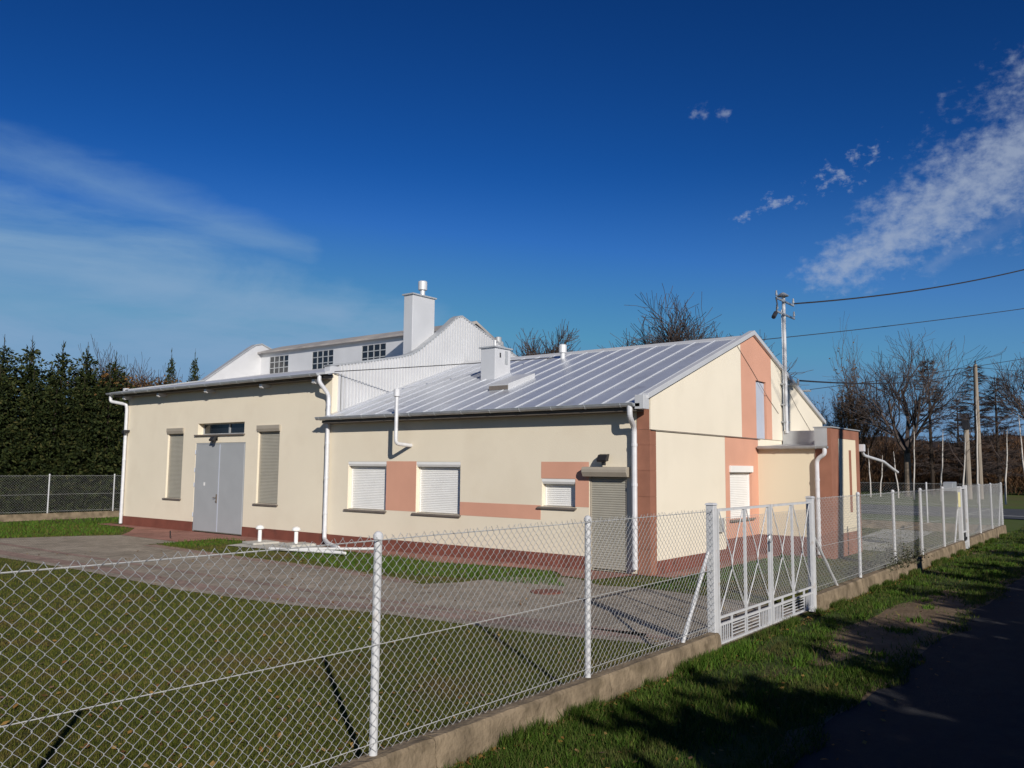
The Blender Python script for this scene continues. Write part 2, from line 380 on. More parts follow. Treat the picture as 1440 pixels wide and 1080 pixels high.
yaw, pitch, roll = .65937478, .10058774, .00867633
fw = Vector((math.cos(yaw)*math.cos(pitch), math.sin(yaw)*math.cos(pitch), math.sin(pitch)))
rt = Vector((math.sin(yaw), -math.cos(yaw), 0)); up = rt.cross(fw)
r2 = rt*math.cos(roll) + up*math.sin(roll); u2 = up*math.cos(roll) - rt*math.sin(roll)
cd = bpy.data.cameras.new('camera'); co = bpy.data.objects.new('camera', cd); C.objects.link(co)
co.matrix_world = Matrix(((r2.x,u2.x,-fw.x,0),(r2.y,u2.y,-fw.y,0),(r2.z,u2.z,-fw.z,2.25),(0,0,0,1)))
cd.sensor_width = 36; cd.lens = 1160.179/1440*36; cd.clip_end = 5000; cd.clip_start = .05
sc.camera = co
sc.view_settings.view_transform = 'Standard'; sc.view_settings.look = 'None'
sc.view_settings.exposure = 0.0; sc.view_settings.gamma = 1
sc.view_settings.use_curve_mapping = False

# ------------------------------------------------------------------ ground
def sheet(name, poly, z, m):
    b = MB(); b.add([(x,y,z) for x,y in poly], [tuple(range(len(poly)))])
    return kind(b.build(name, m), 'structure')
sheet('ground', [(-1500,-1500),(1500,-1500),(1500,1500),(-1500,1500)], -.03, M['field'])
sheet('lawn', [(-12,4.47),(34.8,4.47),(34.8,36),(-12,36)], -.012, M['lawn'])
sheet('grass_verge', [(-12,2.2),(44.5,2.2),(44.5,4.36),(-12,4.36)], -.012, M['verge'])
def wob(xs, y, a, s):
    return [(x, y + a*math.sin(x*1.7+s) + a*.6*math.sin(x*4.1+s*2)) for x in xs]
# near road: its edge is slightly ragged
edge = wob(np.arange(-14, 45.6, .35), 2.38, .05, .4)
sheet('road', [(-14,-3.2)] + [(46.1,-3.2)] + edge[::-1], -.004, M['asphalt'])
sheet('crossing_road', [(46.1,-60),(58.6,-60),(58.6,130),(46.1,130)], -.004, M['crossroad'])
for i, (xa, xb) in enumerate(((49.1,49.32),)):
    sheet('road_marking', [(xa,-40),(xb,-40),(xb,120),(xa,120)], .002, M['line'])
b_ = [(x, y+.16+.09*math.sin(x*2.9)+.06*math.sin(x*7.1)) for x, y in edge]; a_ = [(x, y-.25) for x, y in edge]
mb = MB(); nn = len(a_); mb.add([(x,y,-.009) for x, y in a_] + [(x,y,-.009) for x, y in b_], [(i,i+1,nn+i+1,nn+i) for i in range(nn-1)]); kind(mb.build('road_shoulder', M['dirt']), 'structure')
# bare earth in front of the gate and along the road
pts = []
for k in range(40):
    t = 2*math.pi*k/40; rr = 1 + .16*math.sin(3*t+1) + .1*math.sin(7*t)
    pts.append((13.6 + 3.6*rr*math.cos(t), 3.05 + .62*rr*math.sin(t)))
sheet('bare_earth', pts, -.008, M['dirt'])
pts = []
for k in range(30):
    t = 2*math.pi*k/30; rr = 1 + .14*math.sin(3*t) + .1*math.sin(5*t+2)
    pts.append((27.3 + 1.5*rr*math.cos(t), 3.95 + .22*rr*math.sin(t)))
sheet('bare_earth', pts, -.008, M['dirt'])
# driveway of grey pavers
near_edge = [(9.2,34),(8.45,30),(8.4,22),(8.5,18),(8.35,14),(8.6,11.3),(9.05,9.5),(9.35,6.8),(9.7,5.5),(9.86,4.5)]
far_edge = [(13.62,4.5),(13.95,6.0),(14.15,7.8),(13.9,8.6),(14.3,9.2),(14.42,9.7),(13.6,10.7),(12.4,10.9),(11.75,11.3),(11.9,12.2),(12.18,14.3),(12.15,18),(12.4,22.6),(13.35,22.6),(13.5,26.1),(12.2,26.8),(10.4,27.5),(10.2,30),(10.9,34)]
sheet('driveway', near_edge + far_edge, -.004, M['paver'])
def strip(name, pts, wdt, z, m):
    b = MB(); n = len(pts)
    vs = []
    for i, p in enumerate(pts):
        a = Vector(pts[max(0,i-1)]); c = Vector(pts[min(n-1,i+1)]); d = (c-a).normalized(); nn = Vector((-d.y, d.x))
        vs.append((p[0], p[1], z)); q = Vector(p) + nn*wdt; vs.append((q.x, q.y, z))
    b.add(vs, [(2*i, 2*i+1, 2*i+3, 2*i+2) for i in range(n-1)])
    return kind(b.build(name, m), 'structure')
strip('paver_border', [(p[0]+.25, p[1]) for p in near_edge[1:-1]], .42, .000, M['paver_pink'])
strip('paver_border', [(11.6,11.6),(11.95,14.3),(11.9,18),(12.15,22.4)][::-1], .40, .000, M['paver_pink'])
strip('paver_border', [(10.3,4.6),(10.3,6.5),(10.1,9),(9.9,12),(9.9,16),(9.9,26)], .2, .000, M['paver_pink'])
sheet('red_paving', [(15.75,8.75),(14.45,9.1),(14.55,9.9),(15.05,10.4),(15.05,11.5),(14.55,13.6),(14.9,17.6),(15.0,19.2),(14.7,22.6),(13.35,22.6),(13.45,26.1),(14.3,27.2),(15.2,28.6),(15.2,31.5),(15.75,31.5)], .003, M['paver_red'])
sheet('red_paving', [(15.78,7.9),(15.78,8.45),(21.8,8.45),(21.8,7.9)], .003, M['paver_red'])
# yard path on the far side of the annex
sheet('yard_path', [(25.0,6.0),(34.4,6.6),(34.4,8.4),(25.0,7.6)], -.004, M['concrete_pale'])

# ------------------------------------------------------------------ the building
B0 = (15.75, 8.48, 0)
bld = thing('utility_building', 'cream and salmon single storey utility building with silver metal roofs and white sawtooth hall', 'building', B0)
FX, GY = 15.75, 8.48
def part(mb, name, m, parent=bld, **k): return mb.build(name, m, parent, B0, **k)

def wall_x(mb, x, y0, y1, z0, ztop, holes, depth=.20):
    """wall facing -x with rectangular holes (ya,yb,za,zb[,depth]); reveals included"""
    ys = sorted({y0, y1, *[h[0] for h in holes], *[h[1] for h in holes]})
    zs = sorted({z0, ztop, *[h[2] for h in holes], *[h[3] for h in holes]})
    for i in range(len(ys)-1):
        for j in range(len(zs)-1):
            ym, zm = (ys[i]+ys[i+1])/2, (zs[j]+zs[j+1])/2
            if any(h[0] < ym < h[1] and h[2] < zm < h[3] for h in holes): continue
            mb.quad((x,ys[i],zs[j]),(x,ys[i],zs[j+1]),(x,ys[i+1],zs[j+1]),(x,ys[i+1],zs[j]))
    for h in holes:
        ya, yb, za, zb = h[:4]; d = h[4] if len(h) > 4 else depth; X = x + d
        mb.quad((x,ya,za),(X,ya,za),(X,ya,zb),(x,ya,zb)); mb.quad((x,yb,za),(x,yb,zb),(X,yb,zb),(X,yb,za))
        mb.quad((x,ya,zb),(X,ya,zb),(X,yb,zb),(x,yb,zb)); mb.quad((x,ya,za),(x,yb,za),(X,yb,za),(X,ya,za))
        mb.quad((X,ya,za),(X,ya,zb),(X,yb,zb),(X,yb,za))
# openings of the front: (y0,y1,z0,z1)
W1 = (16.50,18.05,1.05,2.375); W2 = (13.83,15.37,1.05,2.375); W3 = (10.37,11.30,1.36,1.995); SD = (9.03,10.0,.02,2.16)
LW = (26.66,27.66,1.08,3.52); RW = (21.25,22.34,1.06,3.50); TR = (23.1,25.78,3.26,3.64,.28); DD = (23.0,25.86,.03,2.98,.05)
mb = MB(); wall_x(mb, FX, GY, 18.85, .29, 3.56, [W1, W2, W3, SD])
part(mb, 'front_wall', M['cream'])
mb = MB(); wall_x(mb, FX, 18.85, 30.58, .30, 4.88, [LW, RW, TR, DD])
mb.quad((FX,30.58,0),(FX,30.58,4.9),(27.5,30.58,4.9),(27.5,30.58,0))          # far side wall
mb.quad((FX,18.85,3.3),(16.2,18.85,3.3),(16.2,18.85,4.95),(FX,18.85,4.95))     # return by the cladding
mb.quad((27.5,18.85,0),(27.5,18.85,5.2),(27.5,30.58,5.2),(27.5,30.58,0))
part(mb, 'hall_wall', M['cream'])
mb = MB(); mb.quad((27.4,GY,0),(27.4,GY,3.6),(27.4,18.85,3.6),(27.4,18.85,0)); part(mb, 'rear_wall', M['cream'])
# plinths, a little proud of the wall
mb = MB(); p = .018
for ya, yb in ((10.0,18.849),(18.851,23.0),(25.86,30.6)):
    mb = MB(); mb.box(FX-p, FX+.1, ya, yb, 0, .295 if ya < 18 else .30+.04*(ya-18.8)/12); part(mb, 'plinth', M['plinth'])
for bb in ((16.03, 19.679, GY-p, GY+.1, 0, .285),(19.681, 21.88, GY-p, GY+.1, 0, .52),(21.86-p, 21.96, 6.95, GY-p-.001, 0, .52)):
    mb = MB(); mb.box(*bb); part(mb, 'plinth', M['plinth'])
# salmon fields, 4 mm proud
mb = MB(); e = .004
def fx(y0, y1, z0, z1): mb = MB(); mb.box(FX-e, FX+.02, y0, y1, z0, z1); part(mb, 'salmon_field', M['orange'])
fx(15.372, 16.498, 1.07, 2.385); fx(11.33, 13.828, 1.045, 1.375)
mb = MB(); mb.add([(FX-e,yq,zq) for yq,zq in ((10.003,1.375),(10.003,2.385),(11.32,2.385),(11.32,2.0),(10.368,2.0),(10.368,1.375))], [(0,1,2,3,4,5)]); part(mb, 'salmon_field', M['orange'])
# gable: lower and upper walls
def zverge(x): return 3.63 + (5.85-3.63)/(21.55-15.38)*((x if x <= 21.55 else 43.1-x)-15.38)
GW = (19.95,21.38,.98,2.34); GD = (21.74,22.50,2.93,4.67)
def wall_y(mb, y, x0, x1, z0, z1, holes, d):
    xs = sorted({x0, x1, *[h[0] for h in holes], *[h[1] for h in holes]}); zs = sorted({z0, z1, *[h[2] for h in holes], *[h[3] for h in holes]})
    for i in range(len(xs)-1):
        for j in range(len(zs)-1):
            xm, zm = (xs[i]+xs[i+1])/2, (zs[j]+zs[j+1])/2
            if any(h[0] < xm < h[1] and h[2] < zm < h[3] for h in holes): continue
            mb.quad((xs[i],y,zs[j]),(xs[i+1],y,zs[j]),(xs[i+1],y,zs[j+1]),(xs[i],y,zs[j+1]))
    for xa, xb, za, zb in holes:
        Y = y + d
        mb.quad((xa,y,za),(xa,y,zb),(xa,Y,zb),(xa,Y,za)); mb.quad((xb,y,za),(xb,Y,za),(xb,Y,zb),(xb,y,zb))
        mb.quad((xa,y,zb),(xb,y,zb),(xb,Y,zb),(xa,Y,zb)); mb.quad((xa,y,za),(xa,Y,za),(xb,Y,za),(xb,y,za)); mb.quad((xa,Y,za),(xb,Y,za),(xb,Y,zb),(xa,Y,zb))
mb = MB(); wall_y(mb, GY, 16.0, 19.68, .28, 3.09, [], .1)
mb.quad((21.88,GY,0),(27.4,GY,0),(27.4,GY,3.09),(21.88,GY,3.09))
YU = GY-.03                                     # upper part stands 3 cm proud on a ledge
def poly_y(xa, xb, z0, holes_top=None):
    xs = [xa] + ([21.55] if xa < 21.55 < xb else []) + [xb]
    pts = [(xa,YU,z0),(xb,YU,z0)] + [(x,YU,zverge(x)+.12) for x in reversed(xs)]
    mb.add(pts, [tuple(range(len(pts)))])
poly_y(15.75, 20.72, 3.085); poly_y(22.90, 27.4, 3.085)
mb.quad((15.75,YU,3.085),(27.4,YU,3.085),(27.4,GY,3.085),(15.75,GY,3.085)); mb.quad((15.75,YU,3.085),(15.75,GY+.3,3.085),(15.75,GY+.3,3.75),(15.75,YU,3.75))
part(mb, 'gable_wall', M['cream_gable'])
mb = MB(); wall_y(mb, GY-.002, 19.68, 21.88, .52, 3.083, [GW], .14)
wall_y(mb, YU, 20.72, 22.90, 3.085, 4.67, [(21.74,22.50,3.085,4.67)], .12)
mb.quad((20.72,YU,4.67),(22.9,YU,4.67),(22.9,YU,zverge(22.9)+.12),(20.72,YU,zverge(20.72)+.12))
mb.add([(20.72,YU,zverge(20.72)+.12),(22.9,YU,zverge(22.9)+.12),(21.55,YU,zverge(21.55)+.12)], [(0,1,2)])
part(mb, 'salmon_gable_panel', M['orange'])
mb = MB(); mb.box(21.76, 22.48, YU+.06, YU+.10, 2.95, 4.65); mb.box(21.80,22.44,YU+.05,YU+.061,2.98,4.61)
hd = part(mb, 'loft_door', M['hatch_door'])
mb = MB(); mb.box(15.76, 22.0, GY-.045, YU-.004, 3.066, 3.083); part(mb, 'ledge_strip', M['sill'])
# corner pilaster faced with brown slabs (joint grooves)
mb = MB()
zz = [0,.55,1.1,1.65,2.2,2.75,3.08]
for k in range(len(zz)-1):
    mb.box(FX-.012, 16.02, GY-.012, GY+.30, zz[k]+.004, zz[k+1]-.004)
mb.box(FX-.011, 15.9, GY+.002, GY+.299, 3.084, 3.55)
mb.box(FX-.004, 16.012, GY-.004, GY+.29, 0, 3.08)
part(mb, 'corner_pilaster', M['brown'])

# ---- roofs
SLOPE = (5.85-3.63)/(21.55-15.38)
RY0, RY1 = 8.50, 18.84
mb = MB()
def rz(x): return 3.63 + SLOPE*((x if x <= 21.55 else 43.1-x)-15.38)
t = .07
mb.prism_y([(15.36,rz(15.36)),(21.55,5.85),(27.74,rz(27.74)),(27.74,rz(27.74)-t),(21.55,5.85-t),(15.36,rz(15.36)-t)], RY0, RY1)
roof = part(mb, 'main_roof', M['roof'])
mb = MB()
y = 8.86
while y < 18.8:
    for a, b in (((15.40,rz(15.40)),(21.55,5.85)),((21.55,5.85),(27.7,rz(27.7)))):
        for (wd, z0, z1) in ((.034,0,.024),):
            mb.add([(a[0],y-wd/2,a[1]),(a[0],y+wd/2,a[1]),(b[0],y+wd/2,b[1]),(b[0],y-wd/2,b[1]),
                (a[0],y-wd/4,a[1]+z1),(a[0],y+wd/4,a[1]+z1),(b[0],y+wd/4,b[1]+z1),(b[0],y-wd/4,b[1]+z1)],
                [(4,7,6,5),(0,4,5,1),(1,5,6,2),(2,6,7,3),(3,7,4,0)])
    y += .60
sm = part(mb, 'standing_seam', M['seam'], roof); sm['kind'] = 'stuff'
del sm['kind']
mb = MB(); mb.prism_y([(21.37,5.80),(21.55,5.90),(21.73,5.80),(21.73,5.77),(21.55,5.87),(21.37,5.77)], RY0, RY1); part(mb, 'ridge_cap', M['white_metal'], roof)
mb = MB()
for yA, yB, lo, hi in ((8.37, 8.53, .04, .16),):
    mb.prism_y([(15.52,rz(15.52)+lo),(15.52,rz(15.52)+hi),(21.55,5.85+hi),(27.56,rz(27.56)+hi),(27.56,rz(27.56)+lo),(21.55,5.85+lo)], yA, yB)
mb.box(15.36,15.60,8.40,8.62,3.50,3.80)
part(mb, 'verge_trim', M['white_metal'], roof, bevel=.008)
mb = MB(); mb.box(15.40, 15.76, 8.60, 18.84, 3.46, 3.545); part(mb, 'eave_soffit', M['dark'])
def gutter(name, x, z, y0, y1, r=.075, parent=bld, m=None):
    mb = MB(); n = 10; vs = []; 
    for yv in (y0, y1):
        for rr in (r, r-.008):
            for k in range(n+1):
                a = math.pi + math.pi*k/n
                vs.append((x + rr*math.cos(a), yv, z + rr*math.sin(a)))
    q = n+1; fs = []
    for k in range(n):
        fs += [(k,k+1,2*q+k+1,2*q+k),(q+k+1,q+k,3*q+k,3*q+k+1)]
        fs += [(k+1,k,q+k,q+k+1),(2*q+k,2*q+k+1,3*q+k+1,3*q+k)]
    fs += [(0,2*q,3*q,q),(n,q+n,3*q+n,2*q+n)]
    mb.add(vs, fs); mb.tube([(x-r,y0,z+.005),(x-r,y1,z+.005)], .011, 6)
    yy = y0 + .3
    while yy < y1:
        ring = [(x + (r+.004)*math.cos(math.pi+math.pi*k/8), yy, z + (r+.004)*math.sin(math.pi+math.pi*k/8)) for k in range(9)]
        mb.tube(ring, .008, 4); yy += .9
    for ye in (y0, y1):
        mb.add([(x + r*math.cos(math.pi+math.pi*k/n), ye, z + r*math.sin(math.pi+math.pi*k/n)) for k in range(n+1)], [tuple(range(n+1))])
    return part(mb, name, m or M['zinc'], parent)
gutter('gutter', 15.33, 3.62, 8.62, 18.98)
def pipe(name, pts, r=.055, parent=bld, m=None, collars=(), n=10):
    mb = MB(); P = [Vector(p) for p in pts]; Q = [P[0]]
    for i in range(1, len(P)-1):                   # round the bends
        a = (P[i-1]-P[i]); b = (P[i+1]-P[i]); k = min(a.length, b.length)*.4; k = min(k, r*2.2)
        for s in (0,.25,.5,.75,1):
            A = P[i]+a.normalized()*k; D = P[i]+b.normalized()*k
            Q.append(A*(1-s)**2 + P[i]*2*s*(1-s) + D*s**2)
    Q.append(P[-1]); mb.tube(Q, r, n)
    for c in collars:
        mb.tube([(c[0],c[1],c[2]-.03),(c[0],c[1],c[2]+.03)], r+.008, n)
    return part(mb, name, m or M['pipe'], parent, smooth=False)
dp = pipe('downpipe', [(15.33,8.72,3.58),(15.33,8.72,3.34),(15.66,8.80,3.12),(15.66,8.80,.12)], .06, collars=[(15.66,8.80,z) for z in (2.75,1.9,1.0,.3)])
pipe('downpipe', [(15.33,18.93,4.84),(15.33,18.93,4.66),(15.64,18.86,4.30),(15.64,18.86,3.62),(15.64,18.86,.16),(15.3,18.3,.10),(14.9,17.4,.06)], .06, collars=[(15.64,18.86,z) for z in (4.0,2.9,1.9,.9,.4)])
pipe('downpipe', [(15.33,31.12,4.82),(15.33,31.12,4.60),(15.63,30.50,4.48),(15.66,30.50,4.30),(15.66,30.50,.05)], .06, collars=[(15.66,30.5,z) for z in (3.5,2.4,1.3,.4)])
# hall roof
mb = MB()
mb.prism_y([(15.28,4.93),(21.42,6.15),(21.42,6.05),(15.28,4.86)], 18.95, 31.12); mb.prism_y([(15.28,4.93),(15.62,4.998),(15.62,4.928),(15.28,4.86)], 18.62, 18.949); hr = part(mb, 'hall_roof', M['white_metal'])
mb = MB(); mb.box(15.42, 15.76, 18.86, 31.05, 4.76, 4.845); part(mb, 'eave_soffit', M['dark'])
gutter('gutter', 15.25, 4.89, 18.9, 31.22, .07)
for yb in (19.30, 21.84, 24.90, 27.90, 30.3):
    mb = MB(); mb.prism_y([(15.40,4.76),(15.40,4.66),(15.46,4.63),(15.75,4.68),(15.75,4.76)], yb-.06, yb+.06); part(mb, 'rafter_end', M['white_metal'])
PROF = [(15.60,5.16),(17.0,5.43),(18.5,5.75),(18.95,5.88),(19.3,6.06),(19.7,6.34),(20.1,6.62),(20.5,6.91),(20.8,7.15),(21.05,7.36),(21.25,7.46),(21.40,7.49),(21.65,7.41),(23.0,6.95),(23.65,6.73),(27.5,5.42)]
def zprof(x):
    for (a, za), (b, zb) in zip(PROF, PROF[1:]):
        if a <= x <= b: return za + (zb-za)*(x-a)/(b-a)
    return PROF[-1][1]
# corrugated end wall above the main roof
mb = MB(); vs = []; fs = []; pit = .13; x = 15.95; k = 0
offs = [(0,0),(.012,.045),(.075,.045),(.087,0)]
xs = []
while x < 27.4:
    for dx, dy in offs: xs.append((x+dx, dy))
    x += pit
for (x, dy) in xs:
    zb = max(3.4, rz(x)-.05); vs += [(x,18.85-dy,zb),(x,18.85-dy,zprof(x)-.01)]
fs = [(2*i,2*i+2,2*i+3,2*i+1) for i in range(len(xs)-1)]
mb.add(vs, fs)
part(mb, 'corrugated_wall', M['white_metal'])
mb = MB(); pr = PROF + [(x, z-.28) for x, z in reversed(PROF)]
mb.prism_y(pr, 18.87, 19.04)
part(mb, 'parapet', M['white_metal'])
def capstrip(y0, y1, PROF=PROF):
    mb = MB(); mb.prism_y([(x, z+.022) for x, z in PROF] + [(x, z-.03) for x, z in reversed(PROF)], y0, y1); return part(mb, 'parapet_cap', M['flash'])
capstrip(18.80, 19.08)
PF = [(15.6,5.03),(18.7,5.65),(20.85,7.25),(21.1,7.41),(21.4,7.49),(23.0,6.95),(27.5,5.42)]
mb = MB(); mb.prism_y(PF + [(27.5,4.8),(15.60,4.8)], 30.38, 30.60); part(mb, 'parapet', M['white_metal'])
capstrip(30.34, 30.64, PF)
mb = MB(); mb.box(15.60,15.95,18.80,18.868,4.95,5.15); part(mb, 'parapet_end', M['white_metal']); mb = MB(); mb.box(15.58,15.75,30.6,30.72,4.94,5.10); part(mb, 'parapet_end', M['white_metal'])
# clerestory
CX = 21.40
cw = [(28.47,29.76),(25.61,26.93),(22.61,23.95)]
mb = MB(); wall_x(mb, CX, 19.04, 30.38, 6.0, 7.14, [(a,b,6.12,6.87,.06) for a,b in cw]); part(mb, 'clerestory_wall', M['white_metal'])
for a, b in cw:
    mb = MB()
    for k in range(5):
        yy = a + (b-a)*k/4; mb.box(CX+.005, CX+.045, yy-.016, yy+.016, 6.12, 6.87)
    for k in range(4):
        zz_ = 6.12 + .75*k/3; mb.box(CX+.008, CX+.042, a, b, zz_-.016, zz_+.016)
    wn = part(mb, 'clerestory_window', M['flash'])
    mb = MB(); mb.quad((CX+.03,a,6.12),(CX+.03,a,6.87),(CX+.03,b,6.87),(CX+.03,b,6.12)); part(mb, 'window_pane', M['glass'], wn)
mb = MB(); mb.prism_y([(21.20,7.10),(22.45,7.50),(27.6,5.15),(27.6,5.05),(22.45,7.40),(21.20,7.03)], 19.05, 30.37); part(mb, 'clerestory_roof', M['roof_grey'])
# big chimney
mb = MB(); mb.box(19.20, 20.26, 19.06, 19.47, 5.5, 7.92); ch = part(mb, 'chimney', M['white_metal'], bevel=.012)
mb = MB(); mb.box(19.15, 20.31, 19.01, 19.52, 7.92, 7.965); part(mb, 'chimney_cap', M['flash'], ch)
mb = MB(); mb.lathe([(.085,0),(.085,.22),(.15,.23),(.155,.50),(.13,.53)], (19.86,19.26,7.965), 18); part(mb, 'flue_cowl', M['white_metal'], ch)
# vent stack on the main roof
mb = MB(); mb.box(18.68, 19.42, 15.12, 15.66, 4.75, 5.76); vsk = part(mb, 'vent_stack', M['white_metal'], bevel=.01)
mb = MB(); mb.box(18.63, 19.47, 15.07, 15.71, 5.76, 5.80); part(mb, 'stack_cap', M['flash'], vsk)
mb = MB(); mb.box(18.90,18.95,15.108,15.13,5.48,5.62); part(mb, 'vent_slot', M['black'], vsk)
mb = MB(); mb.box(19.14,19.28,15.108,15.13,5.30,5.70); part(mb, 'vent_grille', M['flash'], vsk)
mb = MB(); mb.lathe([(.04,0),(.04,.16),(.05,.165),(.05,.2)], (18.9,15.3,5.80), 12); part(mb, 'vent_pipe', M['white_metal'], vsk)
mb = MB()
mb.lathe([(.06,0),(.06,.8),(.13,.82),(.13,1.2),(.07,1.22)], (24.9,20.0,6.1), 14); mb.lathe([(.06,0),(.06,.7),(.15,.75),(.15,1.05),(.05,1.15)], (25.25,20.2,6.1), 14)
part(mb, 'roof_cowl', M['flash'])
# skylight hatch
mb = MB()
def rp(x, y, h): return (x, y, rz(x)+h)
mb.add([rp(17.25,13.5,.0),rp(17.25,14.15,.0),rp(18.45,14.15,.0),rp(18.45,13.5,.0),rp(17.25,13.5,.17),rp(17.25,14.15,.17),rp(18.45,14.15,.13),rp(18.45,13.5,.13)],
       [(0,4,5,1),(1,5,6,2),(2,6,7,3),(3,7,4,0),(4,7,6,5)])
hc = part(mb, 'roof_hatch', M['white_metal'])
mb = MB(); mb.box(17.235,17.248,13.5,14.15,rz(17.25)+.015,rz(17.25)+.13); part(mb, 'hatch_painted_shadow', M['sill'], hc)  # solid dark strip, colours in shade on the hatch front
# round vent near the ridge
mb = MB(); mb.lathe([(.075,-.1),(.075,.16),(.12,.17),(.12,.40),(.09,.43)], (20.86,14.2,rz(20.86)), 16); part(mb, 'roof_vent', M['white_metal'])
# thin flue in front of the eaves
fl = pipe('flue_pipe', [(15.75,15.58,2.80),(15.22,15.62,2.84),(15.22,15.62,4.10)], .05)
mb = MB(); mb.lathe([(.055,0),(.085,.02),(.085,.2),(.06,.22)], (15.22,15.62,4.06), 14); part(mb, 'flue_cap', M['pipe'], fl)

# ---- windows, shutters, doors of the front
def slats(mb, x, y0, y1, z0, z1, pitch=.045, axis='x'):
    n = int(round((z1-z0)/pitch)); h = (z1-z0)/n
    for k in range(n):
        za = z0 + k*h
        prof = [(0.004,0),(-.004,.12*h),(-.009,.5*h),(-.004,.86*h),(.004,.9*h),(.004,h)]
        for (d0, a), (d1, b) in zip(prof, prof[1:]):
            if axis == 'x': mb.quad((x+d0,y0,za+a),(x+d1,y0,za+b),(x+d1,y1,za+b),(x+d0,y1,za+a))
            else: mb.quad((y0,x+d0,za+a),(y1,x+d0,za+a),(y1,x+d1,za+b),(y0,x+d1,za+b))
def shutter_win(W, boxh, proud, mbox, msl, rec=.10, sill_ext=.06, name='shuttered_window', label=None, sill=True):
    y0, y1, z0, z1 = W
    mb = MB(); g = .035
    mb.box(FX+rec-.02, FX+rec+.03, y0+.003, y0+g, z0+.003, z1-boxh); mb.box(FX+rec-.02, FX+rec+.03, y1-g, y1-.003, z0+.003, z1-boxh); mb.box(FX+rec+.012, FX+rec+.03, y0+g-.001, y1-g+.001, z0+.003, z1-boxh)
    o = part(mb, name, mbox)
    if label: o['label'] = label
    mb = MB(); mb.prism_y([(FX-proud, z1-.004),(FX-proud, z1-boxh*.55),(FX-proud+.03, z1-boxh),(FX+.138, z1-boxh),(FX+.138, z1-.004)], y0+(.003 if proud < .02 else -.03), y1-(.003 if proud < .02 else -.03))
    part(mb, 'shutter_box', mbox, o)
    mb = MB(); slats(mb, FX+rec, y0+g, y1-g, z0+.01, z1-boxh); part(mb, 'roller_shutter', msl, o)
    if sill:
        mb = MB(); mb.prism_y([(FX-sill_ext, z0-.055),(FX-sill_ext, z0-.02),(FX+.09, z0+.012),(FX+.09, z0-.01),(FX-sill_ext+.01, z0-.055)], y0-.04, y1+.10); part(mb, 'window_sill', M['sill'], o)
    return o
shutter_win(W1, .13, .0, M['shutter_white'], M['shutter_white'], rec=.15)
shutter_win(W2, .13, .0, M['shutter_white'], M['shutter_white'], rec=.15)
shutter_win(W3, .12, .0, M['shutter_white'], M['shutter_white'], rec=.15)
shutter_win(LW, .20, .06, M['shutter_box_grey'], M['shutter_grey'], rec=.09, label='tall narrow window closed by a beige grey roller shutter')
shutter_win(RW, .20, .06, M['shutter_box_grey'], M['shutter_grey'], rec=.09, label='tall narrow window closed by a beige grey roller shutter')
# shutter door with its boxed housing
y0, y1, z0, z1 = SD
mb = MB(); mb.box(FX+.02, FX+.07, y0+.003, y0+.04, z0, z1-.02); mb.box(FX+.02, FX+.07, y1-.04, y1-.003, z0, z1-.02); sd = part(mb, 'shutter_door', M['shutter_box_grey'])
mb = MB(); slats(mb, FX+.045, y0+.04, y1-.04, z0+.03, z1-.10, .05); part(mb, 'roller_shutter', M['shutter_grey'], sd)
mb = MB(); mb.prism_y([(FX-.17,2.27),(FX-.19,2.22),(FX-.19,2.16),(FX-.14,2.06),(FX+.0,2.06),(FX+.0,2.28)], y0-.08, y1+.09); part(mb, 'shutter_box', M['shutter_box_grey'], sd, bevel=.006)
# steel double door
y0, y1, z0, z1 = DD[:4]
ym = (y0+y1)/2
mb = MB(); mb.box(FX+.012, FX+.04, y0+.01, y0+.06, z0, z1); mb.box(FX+.012, FX+.04, y1-.06, y1-.01, z0, z1); mb.box(FX+.012, FX+.04, y0+.06, y1-.06, z1-.05, z1-.004)
dd = part(mb, 'double_door', M['door'])
for a, b in ((y0+.06, ym-.008), (ym+.008, y1-.06)):
    mb = MB(); mb.box(FX+.0, FX+.03, a, b, z0+.02, z1-.055); part(mb, 'door_leaf', M['door'], dd, bevel=.004)
mb = MB(); mb.box(FX-.006, FX-.001, ym-.035, ym+.012, z0+.03, z1-.06); part(mb, 'cover_strip', M['hatch_door'], dd)
mb = MB(); mb.box(FX-.02, FX-.001, ym+.03, ym+.09, 1.0, 1.28); mb.tube([(FX-.03,ym+.06,1.18),(FX-.07,ym+.06,1.18),(FX-.07,ym+.18,1.17)], .012, 8); mb.lathe([(.03,0),(.03,.02)], (FX-.03,ym+.06,1.05), 10); part(mb, 'door_handle', M['sill'], dd)
for zq in (.5,1.5,2.0,2.6):
    mb = MB(); mb.tube([(FX-.015,y1-.02,zq),(FX-.015,y1-.02,zq+.14)], .016, 8); part(mb, 'hinge', M['hatch_door'], dd)
mb = MB(); mb.box(FX-.004, FX-.0005, 25.2, 25.29, 1.55, 1.66); part(mb, 'door_notice', M['shutter_white'], dd)
# transom window over the door
y0, y1, z0, z1 = TR[:4]
mb = MB(); X = FX+.2
for a, b, c, d in ((y0,y0+.05,z0,z1),(y1-.05,y1,z0,z1),(y0+.05,y1-.05,z0,z0+.04),(y0+.05,y1-.05,z1-.04,z1),(24.2,24.27,z0+.04,z1-.04)): mb.box(X, X+.05, a+.002, b-.002, c+.002, d-.002)
tw = part(mb, 'transom_window', M['flash'])
mb = MB(); mb.quad((X+.03,y0,z0),(X+.03,y0,z1),(X+.03,y1,z1),(X+.03,y1,z0)); part(mb, 'window_pane', M['glass'], tw)
mb = MB(); mb.box(FX-.07, FX+.19, y0-.05, y1+.12, z0-.045, z0-.002); part(mb, 'window_sill', M['sill'], tw)
